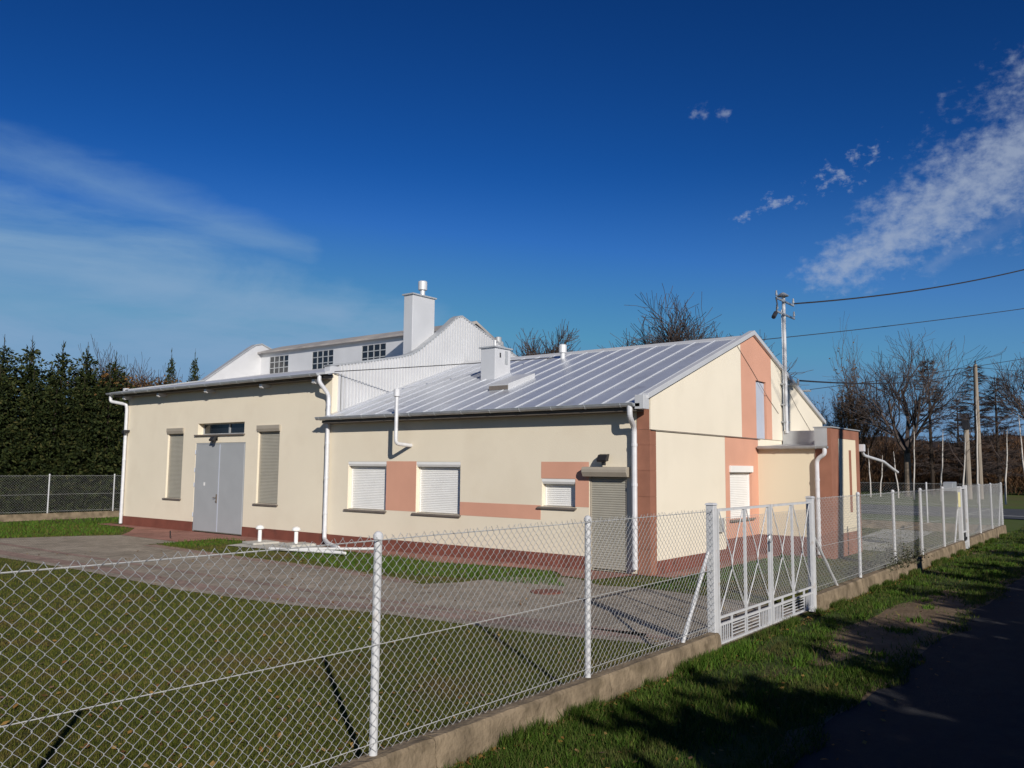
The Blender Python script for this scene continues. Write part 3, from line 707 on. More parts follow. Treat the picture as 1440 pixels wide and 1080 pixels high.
# floodlights
def flood(y, z, x=FX):
    mb = MB(); mb.tube([(x,y,z),(x-.10,y,z-.01)], .02, 8); mb.box(x-.012, x, y-.05, y+.05, z-.06, z+.06)
    o = part(mb, 'floodlight', M['black'])
    mb = MB(); a = (x-.10, y-.13, z-.02); 
    mb.prism_y([(x-.06,z+.09),(x-.16,z+.07),(x-.24,z-.05),(x-.20,z-.09),(x-.10,z-.02)], y-.12, y+.12); part(mb, 'lamp_head', M['black'], o, bevel=.008)
    mb = MB(); mb.box(x-.17, x-.10, y-.05, y+.03, z-.16, z-.09); part(mb, 'motion_sensor', M['black'], o, bevel=.01)
flood(9.55, 2.47); flood(24.62, 3.11)
mb = MB(); mb.box(15.56,15.75,30.36,30.44,3.44,3.52); mb.box(15.5,15.62,30.3,30.5,3.38,3.5); part(mb, 'corner_sensor', M['black'], bevel=.01)
# gable window
x0, x1, z0, z1 = GW
mb = MB(); mb.box(x0+.003, x0+.04, GY+.06, GY+.12, z0, z1-.16); mb.box(x1-.04, x1-.003, GY+.06, GY+.12, z0, z1-.16); mb.box(x0+.039, x1-.039, GY+.105, GY+.12, z0, z1-.16); gw = part(mb, 'shuttered_window', M['shutter_white'])
mb = MB(); mb.box(x0-.03, x1+.03, GY-.05, GY+.12, z1-.17, z1); part(mb, 'shutter_box', M['shutter_white'], gw, bevel=.01)
mb = MB(); slats(mb, GY+.09, x0+.04, x1-.04, z0+.01, z1-.17, axis='y'); part(mb, 'roller_shutter', M['shutter_white'], gw)
mb = MB(); mb.box(x0-.06, x1+.06, GY-.07, GY+.08, z0-.05, z0-.005); part(mb, 'window_sill', M['sill'], gw)
# wall tap box seen behind the gate
mb = MB(); mb.box(19.20,19.36,GY-.10,GY-.001,.72,1.05); part(mb, 'meter_box', M['flash'], bevel=.01)
# thin cables on the gable
mb = MB(); mb.tube([(20.5,YU-.012,5.45),(21.4,YU-.012,4.95),(22.6,YU-.012,4.25),(23.4,YU-.012,3.85)], .007, 4); mb.tube([(24.0,YU-.012,4.75),(25.0,YU-.012,4.1),(26.2,YU-.012,3.45)], .006, 4); part(mb, 'wall_cable', M['sill'])

# ---- annex
AX, AY, AE = 21.86, 6.53, 24.39
mb = MB(); mb.quad((AX,6.95,.52),(AX,GY,.52),(AX,GY,2.86),(AX,6.95,2.86)); mb.box(AX+.05, AE-.02, AY+.03, GY-.002, 0, 2.78); part(mb, 'annex_wall', M['cream_annex'])
mb = MB(); mb.box(AX-.03, AX+.28, AY, 6.93, 0, 3.34)
mb.box(AX+.281, AE, AY-.001, AY+.18, 3.08, 3.34); mb.box(AE-.32, AE, AY-.001, AY+.18, .60, 3.079); mb.box(AX+.281, AE, AY-.001, AY+.18, 0, .60); mb.box(AX+.281, AX+.60, AY-.0, AY+.18, .601, 3.079)
ep = part(mb, 'annex_pilaster', M['brown'])
mb = MB(); mb.box(AX+.60, AE-.32, AY+.006, AY+.17, .601, 3.079); part(mb, 'yellow_panel', M['cream_annex'])
mb = MB(); mb.box(23.40, 23.60, AY-.002, AY+.06, 1.12, 2.79); part(mb, 'brown_stripe', M['brown'])
mb = MB(); mb.box(AX-.06, AE+.03, AY-.04, 6.97, 3.342, 3.37); part(mb, 'parapet_cap', M['flash'])
mb = MB(); mb.box(AX-.045, AX-.031, 6.62, 6.94, 2.88, 3.335); part(mb, 'sheet_cladding', M['flash'])
mb = MB(); mb.prism_y([(AX-.12,2.86),(23.74,2.98),(23.74,2.90),(AX-.12,2.80)], 6.94, GY-.035); mb.box(23.74, 25.2, 6.94, GY-.035, 2.7, 3.34); mb.box(23.70,23.739,6.94,GY-.04,2.98,3.36)
ar = part(mb, 'annex_roof', M['flash'])
gutter('gutter', AX-.14, 2.86, 6.58, GY-.06, .07)
pipe('downpipe', [(AX-.14,6.66,2.82),(AX-.14,6.66,2.66),(AX-.09,6.88,2.52),(AX-.09,6.88,.10)], .055, collars=[(AX-.09,6.88,z) for z in (2.0,1.0)])
mb = MB(); mb.box(24.42,24.62,6.42,6.62,2.78,2.98); ds = part(mb, 'drain_hopper', M['pipe'])
pipe('drain_spout', [(24.55,6.5,2.80),(24.78,6.5,2.67),(26.9,6.5,2.52),(27.9,6.5,2.32),(28.6,6.5,2.2)], .042, ds)

# ------------------------------------------------------------------ mast on the gable, overhead lines
ms = thing('service_mast', 'white steel mast with crossbars and insulators rising from the gable', 'mast', (23.70,8.32,3.3))
mo = (23.70,8.32,3.3)
mb = MB(); mb.tube([(23.70,8.32,3.30),(23.70,8.32,7.30)], .052, 12); mb.build('mast_pole', M['white_paint'], ms, mo)
mb = MB(); mb.lathe([(.16,0),(.17,.02),(.06,.10),(.01,.12)], (23.66,8.32,7.30), 14); mb.build('mast_cap', M['zinc'], ms, mo)
for zb, xa, xb in ((7.14,22.95,24.42),(6.75,22.98,24.46)):
    mb = MB(); mb.box(xa, xb, 8.25, 8.29, zb-.025, zb+.025); cb = mb.build('crossbar', M['zinc'], ms, mo)
    for xi in (xa+.04, xb-.03):
        mb = MB(); mb.lathe([(.010,-.02),(.010,.06),(.032,.07),(.036,.11),(.022,.15),(.028,.18),(.012,.22)], (xi,8.27,zb), 10); mb.build('insulator', M['zinc'], cb, mo)
mb = MB(); mb.tube([(22.95,8.27,7.16),(22.98,8.25,6.95),(22.90,8.25,6.72),(22.70,8.2,6.62),(22.62,8.2,6.5)], .02, 6); mb.tube([(22.72,8.2,6.66),(22.52,8.2,6.5)], .06, 8); mb.build('service_cable', M['black_wire'], ms, mo)
mb = MB(); mb.tube([(23.62,8.36,6.9),(23.62,8.36,3.4)], .012, 6); mb.build('conduit', M['zinc'], ms, mo)
for zq in (3.6,4.1,4.7):
    mb = MB(); mb.box(23.6,23.95,8.30,8.44,zq,zq+.04); mb.build('wall_bracket', M['zinc'], ms, mo)
mb = MB(); mb.box(24.3,24.55,8.20,8.45,4.75,4.80); mb.lathe([(.03,0),(.045,.08),(.02,.16)], (24.42,8.2,4.78), 8); mb.build('wire_bracket', M['zinc'], ms, mo)
mb = MB(); mb.box(25.4,25.6,8.2,8.45,4.64,4.69); mb.build('wire_bracket', M['zinc'], ms, mo)
def wire(a, b, sag, label, r=.016, n=24):
    a = Vector(a); b = Vector(b); mb = MB()
    mb.tube([a.lerp(b, i/n) - Vector((0,0,4*sag*(i/n)*(1-i/n))) for i in range(n+1)], r, 5)
    return tag(mb.build('overhead_wire', M['black_wire']), label, 'wire')
POL = (42.0,-1.0)
wire((24.42,8.25,7.20), (POL[0],POL[1],12.3), .55, 'thick black wire leaving the top crossbar of the mast, highest wire in the sky', .024)
wire((15.72,18.74,4.98), (POL[0],POL[1],9.75), .42, 'black wire stretching across the silver roof and past the mast, second highest', .014)
wire((24.42,8.2,4.88), (77.6,11.3,10.9), .55, 'black wire from the gable to the top of the concrete pole', .026)
wire((25.5,8.2,4.70), (POL[0],POL[1],7.9), .12, 'thin dark wire rising from the gable to the right edge', .010)
wire((77.6,11.3,10.9), (110,4.0,13.6), .4, 'far wire running right from the top of the concrete pole', .022)
# concrete line pole with its shorter strut
pl_ = thing('utility_pole', 'tall grey line pole beyond the fence in front of the larches', 'pole', (77.7,11.34,-.03)); po = (77.7,11.34,-.03)
mb = MB(); mb.tube([(77.7,11.34,-.1),(77.55,11.28,11.1)], [.20,.13], 10); mb.build('pole_shaft', M['pole'], pl_, po)
mb = MB(); mb.tube([(77.55,11.28,11.05),(77.55,11.28,11.45)], .05, 8); mb.build('pole_tip', M['black'], pl_, po)
pl2 = thing('utility_pole', 'short thick line pole with dark box, left of the tall pole', 'pole', (77.0,12.1,-.03)); po = (77.0,12.1,-.03)
mb = MB(); mb.tube([(77.0,12.1,-.1),(77.0,12.1,6.2)], [.24,.20], 10); mb.build('pole_shaft', M['pole'], pl2, po)
mb = MB(); mb.box(76.7,77.2,11.85,12.35,5.7,6.5); mb.box(76.6,77.3,12.3,12.9,6.4,6.5); mb.build('pole_box', M['black'], pl2, po)
# line pole across the road, just outside the view, that carries the wires
pl3 = thing('utility_pole', 'wooden line pole across the road carrying the wires from the mast', 'pole', (POL[0],POL[1],0)); po = (POL[0],POL[1],0)
mb = MB(); mb.tube([(POL[0],POL[1],-.1),(POL[0],POL[1],12.6)], [.19,.12], 10); mb.build('pole_shaft', M['pole'], pl3, po)

# ------------------------------------------------------------------ fences
YF = 4.43
def chain(mb, x0, x1, z0, z1, y, wv=.04, r=.0026, curved=True, barbs=True, axis='x'):
    """zigzag pickets; axis x: runs along x at y ; axis y: runs along y at x=y"""
    H = wv*2; nx = int((x1-x0)/wv); nz = int((z1-z0)/(H/2))
    V = []; Fc = []
    base = [(math.cos(a)*r, math.sin(a)*r) for a in (0, 2.094, 4.189)]
    for i in range(nx):
        xc = x0 + (i+.5)*wv; pts = []
        sgn = 1 if i % 2 == 0 else -1
        jx = random.uniform(-.003,.003)
        for k in range(nz+1):
            z = z0 + k*H/2; s = sgn if k % 2 == 0 else -sgn
            A = wv/2*1.06; xm_ = xc + jx
            pts.append((xm_ + s*A, 0, z))
            if k < nz:
                if curved:
                    pts.append((xm_ + s*A*.86, s*.0055, z+H*.075)); pts.append((xm_ + s*A*.05, s*.006, z+H*.25)); pts.append((xm_ - s*A*.80, s*.0045, z+H*.42))
                else: pts.append((xm_ + s*A*.1, s*.004, z+H*.25))
        if barbs:
            s = sgn if nz % 2 == 0 else -sgn
            pts.append((xc - s*wv*.55 + random.uniform(-.008,.008), random.uniform(-.014,.014), z0 + nz*H/2 + H*random.uniform(.45,.72)))
        n0 = len(V)
        for (xp, yo, z) in pts:
            for a, b in base:
                V.append((xp+a, y+yo+b, z) if axis == 'x' else (y+yo+b, xp+a, z))
        for k in range(len(pts)-1):
            o = n0+3*k
            Fc += [(o,o+1,o+4,o+3),(o+1,o+2,o+5,o+4),(o+2,o,o+3,o+5)]
    mb.add(V, Fc)
def tens(mb, x0, x1, y, z, r=.0032, axis='x', sag=0):
    pts = [(x0+(x1-x0)*i/10, z - sag*4*(i/10)*(1-i/10) + random.uniform(-.004,.004)) for i in range(11)]
    mb.tube([(p, y, q) if axis == 'x' else (y, p, q) for p, q in pts], r, 4)
def post(par, org, x, zt, z0=.2, r=.03, lean=(0,0), y=YF, m=None):
    mb = MB(); mb.tube([(x,y,z0),(x+lean[0],y+lean[1],zt)], r, 14)
    mb.lathe([(r+.006,-.03),(r+.006,.0),(r*.75,.018),(r*.2,.026)], (x+lean[0],y+lean[1],zt), 14)
    return mb.build('fence_post', m or M['white_paint'], par, org)
def plinth_run(par, org, x0, x1, zt0, zt1, y0=4.335, y1=4.50, seglen=2.5):
    """weathered cast concrete kerb: one mesh, uneven edges, joints"""
    mb = MB(); x = x0
    while x < x1-.05:
        xe = min(x+seglen, x1); n = max(2, int((xe-x)/.10)); vs = []; fs = []
        for i in range(n+1):
            xx = x + .006 + (xe-x-.012)*i/n; zt = zt0 + (zt1-zt0)*(xx-x0)/(x1-x0)
            j = [random.uniform(-.008,.008) for _ in range(6)]
            ring = [(y0-.03+j[0],-.06),(y0+j[1]-.012,zt*.45),(y0+j[2],zt-.025+j[2]*.5),(y0+.02,zt+j[3]*.6),(y1-.02,zt+j[4]*.6),(y1,zt-.02),(y1+.01,-.06)]
            vs += [(xx,a,b) for a, b in ring]
        q = 7
        for i in range(n):
            for k in range(q-1): fs.append((i*q+k,(i+1)*q+k,(i+1)*q+k+1,i*q+k+1))
        fs.append(tuple(range(q))); fs.append(tuple(n*q+k for k in range(q-1,-1,-1)))
        mb.add(vs, fs); x = xe
    return mb.build('concrete_plinth', M['concrete'], par, org)
def fence_x(label, x0, x1, posts, zt, zp, curved, braces=(), y=YF):
    org = (x0, y, 0); f = thing('chain_link_fence', label, 'fence', org)
    plinth_run(f, org, x0, x1, zp[0], zp[1])
    for i, px_ in enumerate(posts):
        zpp = zp[0] + (zp[1]-zp[0])*(px_-x0)/(x1-x0)
        post(f, org, px_, zt+.035, zpp-.03, .030, (random.uniform(-.012,.012), 0), y)
    zlo = (zp[0]+zp[1])/2 + .03
    mb = MB(); chain(mb, x0+.03, x1-.03, zlo, zt-.005, y-.042, curved=curved, r=.0028 if curved else .0024); mb.build('wire_mesh', M['wire'], f, org)
    for zz_ in (zt, 1.0, zlo+.06):
        mb = MB(); tens(mb, x0, x1, y-.035, zz_, .0034 if zz_ != zt else .0042); mb.build('tension_wire', M['wire'], f, org)
    for a, b in braces:
        mb = MB(); mb.tube([a, b], .024, 10); mb.build('brace', M['white_paint'], f, org)
    return f
f1 = fence_x('chain link fence on a concrete kerb left of the driveway gate, nearest the camera', -2.8, 9.82, [-1.45,1.36,4.165,6.95], 1.725, (.24,.24), True,
        braces=[((9.02,YF+.02,.22),(9.76,YF+.02,1.22))])
f2 = fence_x('chain link fence on a concrete kerb between the driveway gate and the small side gate', 13.64, 26.58, [16.36,19.0,21.6,24.22], 1.785, (.26,.30), False,
        braces=[((15.0,YF+.02,.25),(13.72,YF+.02,1.25)),((25.75,YF+.02,.28),(26.5,YF+.02,1.4))])
f3 = fence_x('short stretch of chain link fence beyond the small side gate, up to the corner', 27.55, 34.8, [29.95,32.35,34.74], 1.80, (.30,.33), False,
        braces=[((34.0,YF+.02,.31),(34.70,YF+.02,1.5))])
# end fence (along y)
org = (34.76,4.5,0); f4 = thing('chain_link_fence', 'far end chain link fence crossing behind the annex, beside the road', 'fence', org)
mb = MB(); mb.box(34.68,34.84,4.5,20,-.05,.30); mb.build('concrete_plinth', M['concrete'], f4, org)
for yy in (6.9,9.4,11.9,14.4,16.9,19.4): post(f4, org, 34.76, 1.80, .25, .03, (0,0), yy)
mb = MB(); chain(mb, 4.5, 20, .32, 1.76, 34.74, wv=.05, r=.0026, curved=False, axis='y'); mb.build('wire_mesh', M['wire'], f4, org)
for z in (1.77,1.0,.36):
    mb = MB(); tens(mb, 4.5, 20, 34.73, z, .004, 'y'); mb.build('tension_wire', M['wire'], f4, org)
# back fence on the left (along x)
YB = 35.3
org = (5,YB,0); f5 = thing('chain_link_fence', 'chain link fence on a pale kerb in front of the spruces, left of the hall', 'fence', org)
mb = MB(); mb.box(2,30,YB-.09,YB+.09,-.05,.25); mb.build('concrete_plinth', M['concrete'], f5, org)
for xx in (4.7,7.3,9.9,12.5,15.1,17.75,20.4,23.0): post(f5, org, xx, 1.80, .2, .027, (0,0), YB)
mb = MB(); chain(mb, 2, 26, .27, 1.74, YB-.035, wv=.05, r=.0028, curved=False); mb.build('wire_mesh', M['wire'], f5, org)
for z in (1.745,1.0,.33):
    mb = MB(); tens(mb, 2, 26, YB-.03, z, .004); mb.build('tension_wire', M['wire'], f5, org)

# ---- double driveway gate
go = (9.8,YF,0); gt = thing('driveway_gate', 'white double leaf driveway gate of steel frames, mesh and crossed rods', 'gate', go)
for xq in (9.83,13.62):
    mb = MB(); mb.box(xq-.052, xq+.052, YF-.052, YF+.052, .0 if xq > 12 else .18, 1.80)
    mb.add([(xq-.066,YF-.066,1.80),(xq+.066,YF-.066,1.80),(xq+.066,YF+.066,1.80),(xq-.066,YF+.066,1.80),(xq-.05,YF-.05,1.825),(xq+.05,YF-.05,1.825),(xq+.05,YF+.05,1.825),(xq-.05,YF+.05,1.825)], [(0,1,5,4),(1,2,6,5),(2,3,7,6),(3,0,4,7),(4,5,6,7)])
    mb.build('gate_post', M['white_paint'], gt, go, bevel=.006)
def leaf(xa, xb):
    y = YF-.03; t = .034; z0, z1 = .07, 1.75; zm, zn = .40, .31; xm = (xa+xb)/2
    mb = MB(); h = t/2
    mb.box(xa, xa+t, y-h, y+h, z0, z1); mb.box(xb-t, xb, y-h, y+h, z0, z1)
    mb.box(xa+t, xb-t, y-h, y+h, z1-t, z1-.002); mb.box(xa+t, xb-t, y-h, y+h, z0+.002, z0+t*.8)
    mb.box(xa+t, xb-t, y-h*.8, y+h*.8, zm-.014, zm+.014); mb.box(xa+t, xb-t, y-h*.8, y+h*.8, zn-.014, zn+.014)
    mb.box(xm-.02, xm+.02, y-h*.9, y+h*.9, zm+.014, z1-t)
    for q in (xa+t+.45*(xm-xa-t), xm, xb-t-.45*(xb-t-xm)): mb.box(q-.010, q+.010, y-.012, y+.012, zn+.014, zm-.014)
    lf = mb.build('gate_leaf', M['white_paint'], gt, go)
    mb = MB()
    n = 6
    for a, b in ((xa+t, xa+t+.42*(xm-xa-t)), (xb-t-.42*(xb-t-xm), xb-t)):
        for k in range(1, n): q = a+(b-a)*k/n; mb.box(q-.0042, q+.0042, y-.006, y+.006, z0+t*.8, zn-.014)
    for a, b in ((xa+t+.45*(xm-xa-t), xm-.03), (xm+.03, xb-t-.45*(xb-t-xm))):
        mb.box(a-.007, a+.007, y-.008, y+.008, z0+t*.8, zn-.014); mb.box(b-.007, b+.007, y-.008, y+.008, z0+t*.8, zn-.014)
        for k in range(1, 5): q = z0+t*.8+(zn-z0-t*.8)*k/5; mb.box(a+.007, b-.007, y-.006, y+.006, q-.0055, q+.0055)
    mb.build('lower_grille', M['white_paint'], lf, go)
    mb = MB()
    for a, b in ((xa+t, xm-.02), (xm+.02, xb-t)):
        c = (a+b)/2; zc_ = .98; wv = .012
        mb.tube([(a+.02,y-.01,z1-t),(c-.05,y-.012,zc_+.15),(c+.0,y-.012,zc_-.03),(b-.02,y-.01,zm+.02)], .0075, 6)
        mb.tube([(b-.02,y+.006,z1-t),(c+.05,y+.004,zc_+.15),(c-.0,y+.004,zc_-.03),(a+.02,y+.006,zm+.02)], .0075, 6)
    mb.build('crossed_rods', M['white_paint'], lf, go)
    mb = MB(); chain(mb, xa+t, xb-t, zm+.02, 1.62, y+.02, wv=.036, r=.0030, curved=True, barbs=False); tens(mb, xa+t, xb-t, y+.02, 1.62, .003); mb.build('wire_mesh', M['wire'], lf, go)
    return lf
l1 = leaf(9.92, 11.705); l2 = leaf(11.76, 13.545)
mb = MB(); ring = [(11.66+.05*math.cos(q),YF-.07,1.28+.06*math.sin(q)) for q in np.linspace(0,2*math.pi,13)]; mb.tube(ring, .008, 5); mb.tube([(11.66,YF-.06,1.1),(11.66,YF-.06,1.25)], .012, 6); mb.build('gate_latch', M['zinc'], l1, go)
# ---- small wicket gate
wo = (26.6,YF,0); wg = thing('side_gate', 'narrow white pedestrian gate in the far part of the fence', 'gate', wo)
for xq, z1 in ((26.63,1.82),(27.5,1.84)):
    mb = MB(); mb.box(xq-.055, xq+.055, YF-.055, YF+.055, .0, z1); mb.build('gate_post', M['white_paint'], wg, wo, bevel=.006)
mb = MB(); y = YF-.02
for a in ((26.70,26.74,.2,1.78),(27.38,27.42,.2,1.78),(26.74,27.38,1.74,1.78),(26.74,27.38,.2,.24),(26.74,27.38,.5,.54)): mb.box(a[0],a[1],y-.02,y+.02,a[2],a[3])
wl = mb.build('gate_leaf', M['white_paint'], wg, wo)
mb = MB(); chain(mb, 26.74, 27.38, .55, 1.74, y, wv=.04, r=.0025, curved=False, barbs=False); mb.build('wire_mesh', M['wire'], wl, wo)
mb = MB(); mb.box(26.86,27.0,y-.03,y-.0,.28,.36); mb.box(27.1,27.25,y-.03,y-.0,.28,.36); mb.build('gate_fitting', M['black'], wl, wo)
# plate and letter box on the fence beside it
mb = MB(); mb.box(26.02,26.30,YF-.075,YF-.06,1.25,1.66); tag(mb.build('notice_plate', M['yellow'], bevel=.003), 'blank pale yellow plate fixed to the fence beside the small gate', 'sign')
mb = MB(); mb.prism_y([(25.55,1.70),(25.55,1.90),(25.62,1.95),(26.15,1.95),(26.15,1.70)], YF-.02, YF+.22); bx_ = tag(mb.build('letter_box', M['zinc'], bevel=.008), 'grey metal letter box on top of the fence near the small gate', 'mailbox')

# ------------------------------------------------------------------ yard things
# slab and two mushroom vents of the septic tank
st = sheet('concrete_slab', [(13.9,17.6),(15.2,17.9),(15.25,20.3),(14.6,20.9),(13.6,20.6)], .012, M['concrete_pale'])
lbl = ['white mushroom vent pipe on a concrete slab, nearer the steel double door', 'white mushroom vent pipe on a concrete slab, nearer the bent downpipe']
for k, (xq, yq) in enumerate(((14.55,20.38),(14.85,19.12))):
    o_ = (xq,yq,0); vt = thing('vent_pipe', lbl[k], 'vent', o_, 'septic vents')
    mb = MB(); mb.tube([(xq,yq,.0),(xq,yq,.43)], .055, 14); mb.build('vent_tube', M['shutter_white'], vt, o_)
    mb = MB(); mb.lathe([(.05,-.02),(.12,.0),(.125,.03),(.09,.085),(.03,.11)], (xq,yq,.43), 16); mb.build('vent_cap', M['shutter_white'], vt, o_)
    mb = MB(); mb.prism_z([(xq-.45,yq-.35),(xq+.35,yq-.45),(xq+.45,yq+.3),(xq-.3,yq+.4)], .016, .075); tag(mb.build('concrete_lid', M['concrete_pale'], bevel=.01), ['broken concrete lid under the vent nearer the double door','broken concrete lid under the vent nearer the downpipe'][k], 'lid', 'septic lids')
# loose white pipes/boards lying on the grass
for k, (a, b, lb) in enumerate((((14.2,17.9,.05),(14.75,15.7,.16),'long white plastic pipe lying propped on the grass by the salmon window panel'),((13.6,18.6,.06),(13.95,16.0,.09),'shorter white plastic pipe lying flat on the grass by the slab'),((14.0,18.2,.06),(14.2,16.4,.06),'white plastic pipe lying on the grass between two others'))):
    mb = MB(); mb.tube([a, b], .035, 10); tag(mb.build('plastic_pipe', M['shutter_white']), lb, 'pipe')
mb = MB(); mb.lathe([(.30,0),(.30,.012),(.27,.016),(.02,.016)], (12.5,8.85,.0), 20); tag(mb.build('manhole_cover', M['plinth']), 'round rusty manhole cover set in the grey driveway', 'manhole')
mb = MB(); mb.beam((13.9,24.0,.0),(13.9,24.02,.22),.012,.05); mb.beam((13.9,24.0,.06),(13.75,23.7,.02),.012,.04); tag(mb.build('boot_scraper', M['black']), 'small dark metal stop standing on the red paving before the door', 'door stop')

# ------------------------------------------------------------------ vegetation
def spruce_mesh(seed, H, Rad, dens=1.0):
    r = np.random.default_rng(seed); quads = []
    nb = int(70*H/7*dens)
    for i in range(nb):
        t = (i + r.uniform(0,1))/nb; z = H*(.02 + .96*t)
        rad = Rad*1.25*(1-t)**.50*r.uniform(.75,1.12) + .06
        for k in range(r.integers(5,8)):
            a = r.uniform(0, 2*math.pi); up_ = .35*t - .18 + r.uniform(-.12,.12)
            d = np.array([math.cos(a), math.sin(a), up_])
            nt_ = max(4, int(rad*15))
            for q in range(nt_):
                s = (q + r.uniform(.2,1))/nt_
                p = np.array([0,0,z]) + d*rad*s - np.array([0,0,.22*rad*s*s]) + r.normal(0,.05,3)
                dirn = d*.7 + r.normal(0,.55,3); dirn[2] -= .12; dirn /= np.linalg.norm(dirn)
                ln = r.uniform(.18,.38)*(1-.35*t); wd = r.uniform(.026,.055)
                sd = np.cross(dirn, r.normal(0,1,3)); sd /= np.linalg.norm(sd)+1e-9
                tip = p + dirn*ln; mid = p + dirn*ln*.5
                quads += [p, mid+sd*wd, tip, mid-sd*wd]
    # leader shoots
    for q in range(26):
        z = H*r.uniform(.93,1.05); a = r.uniform(0,6.28); dirn = np.array([math.cos(a)*.5, math.sin(a)*.5, 1.0]); dirn /= np.linalg.norm(dirn)
        p = np.array([0,0,z-.1]); sd = np.cross(dirn, r.normal(0,1,3)); sd /= np.linalg.norm(sd); ln = r.uniform(.12,.3)
        quads += [p, p+dirn*ln*.5+sd*.02, p+dirn*ln, p+dirn*ln*.5-sd*.02]
    return np.array(quads)
def spruce(seed, H, Rad, loc, label, group=None, dens=1.0):
    o = thing('spruce_tree', label, 'tree', loc, group)
    mb = MB(); mb.tube([(0,0,-.1),(.02,0,H*.5),(0,.02,H*1.07)], [.014*H+.03,.008*H+.02,.008], 8); mb.build('trunk', M['bark'], o)
    tri_mesh('crown', spruce_mesh(seed, H, Rad, dens), 4, M['needle'], o)
    return o
G1 = 'spruces behind the left fence'
LAB = 'dark green spruce in the dense row behind the left fence'
sp = [spruce(21,7.35,1.55,(14.55,39.2,-.03),LAB,G1), spruce(22,7.4,1.5,(15.6,39.0,-.03),LAB,G1), spruce(23,7.3,1.45,(16.75,38.6,-.03),LAB,G1)]
row = [(17.95,38.9,1.0),(19.2,38.7,.97),(13.3,39.0,1.02),(12.1,39.3,.98),(10.9,38.8,1.03),(9.6,39.2,1.0),(8.2,39,1.05),(15.1,41.2,.93),(17.3,41.0,.9),(13.0,41.1,.95),(14.0,37.9,.82),(15.2,37.6,.80),(16.2,37.7,.84),(17.3,37.6,.80),(18.5,37.7,.83),(12.7,37.9,.8),(18.6,40.2,.9),(16.2,40.3,.92),(11.5,37.8,.84),(14.2,40.6,.93)]
for i, (xq, yq, s) in enumerate(row):
    dup(sp[(i*2+1) % 3], (xq,yq,-.03), random.uniform(0,6.28), s, LAB, G1)
dup(sp[0], (22.75,40.0,-.03), 1.3, (.42,.42,1.06), 'slender spruce whose bare tip shows above the left end of the hall roof')
dup(sp[1], (24.2,40.2,-.03), 2.3, (.45,.45,1.07), 'slender spruce tip showing above the hall roof, just left of the white parapet')

def grow(mbT, tw, p, d, ln, rad, lvl, maxl, r, spread, upb, minr, kids, twlen):
    n = 5 if lvl == 0 else 4
    pts = [p]; dirs = []; q = Vector(p); dd_ = Vector(d).normalized()
    for i in range(n):
        j = Vector(r.normal(0,1,3))*(.06 if lvl == 0 else .14) + Vector((0,0,upb))*(.5 if lvl else .2)
        dd_ = (dd_ + j).normalized(); q = q + dd_*(ln/n); pts.append(tuple(q)); dirs.append(dd_.copy())
    end = max(minr, rad*.55)
    rs = [rad + (end-rad)*i/n for i in range(n+1)]
    mbT.tube(pts, rs, 8 if lvl == 0 else (5 if lvl == 1 else 3), cap=False)
    if lvl >= maxl:
        return
    k = kids[lvl]
    for c in range(k):
        t = (c + r.uniform(.2,.9))/k; t = .30 + .70*t if lvl else .0 + t
        i = min(n-1, int(t*n)); f = t*n - i
        b = Vector(pts[i]).lerp(Vector(pts[i+1]), f)
        ax = Vector(r.normal(0,1,3)); ax = (ax - dirs[i]*ax.dot(dirs[i])).normalized()
        ang = r.uniform(spread[0], spread[1])
        cd_ = dirs[i]*math.cos(ang) + ax*math.sin(ang)
        rr = max(minr, (rs[i]*(1-f)+rs[i+1]*f)*r.uniform(.45,.65))
        grow(tw, tw, tuple(b), cd_, ln*r.uniform(.45,.75)*(1-.35*t if lvl == 0 else 1), rr, lvl+1, maxl, r, spread, upb, minr, kids, twlen)
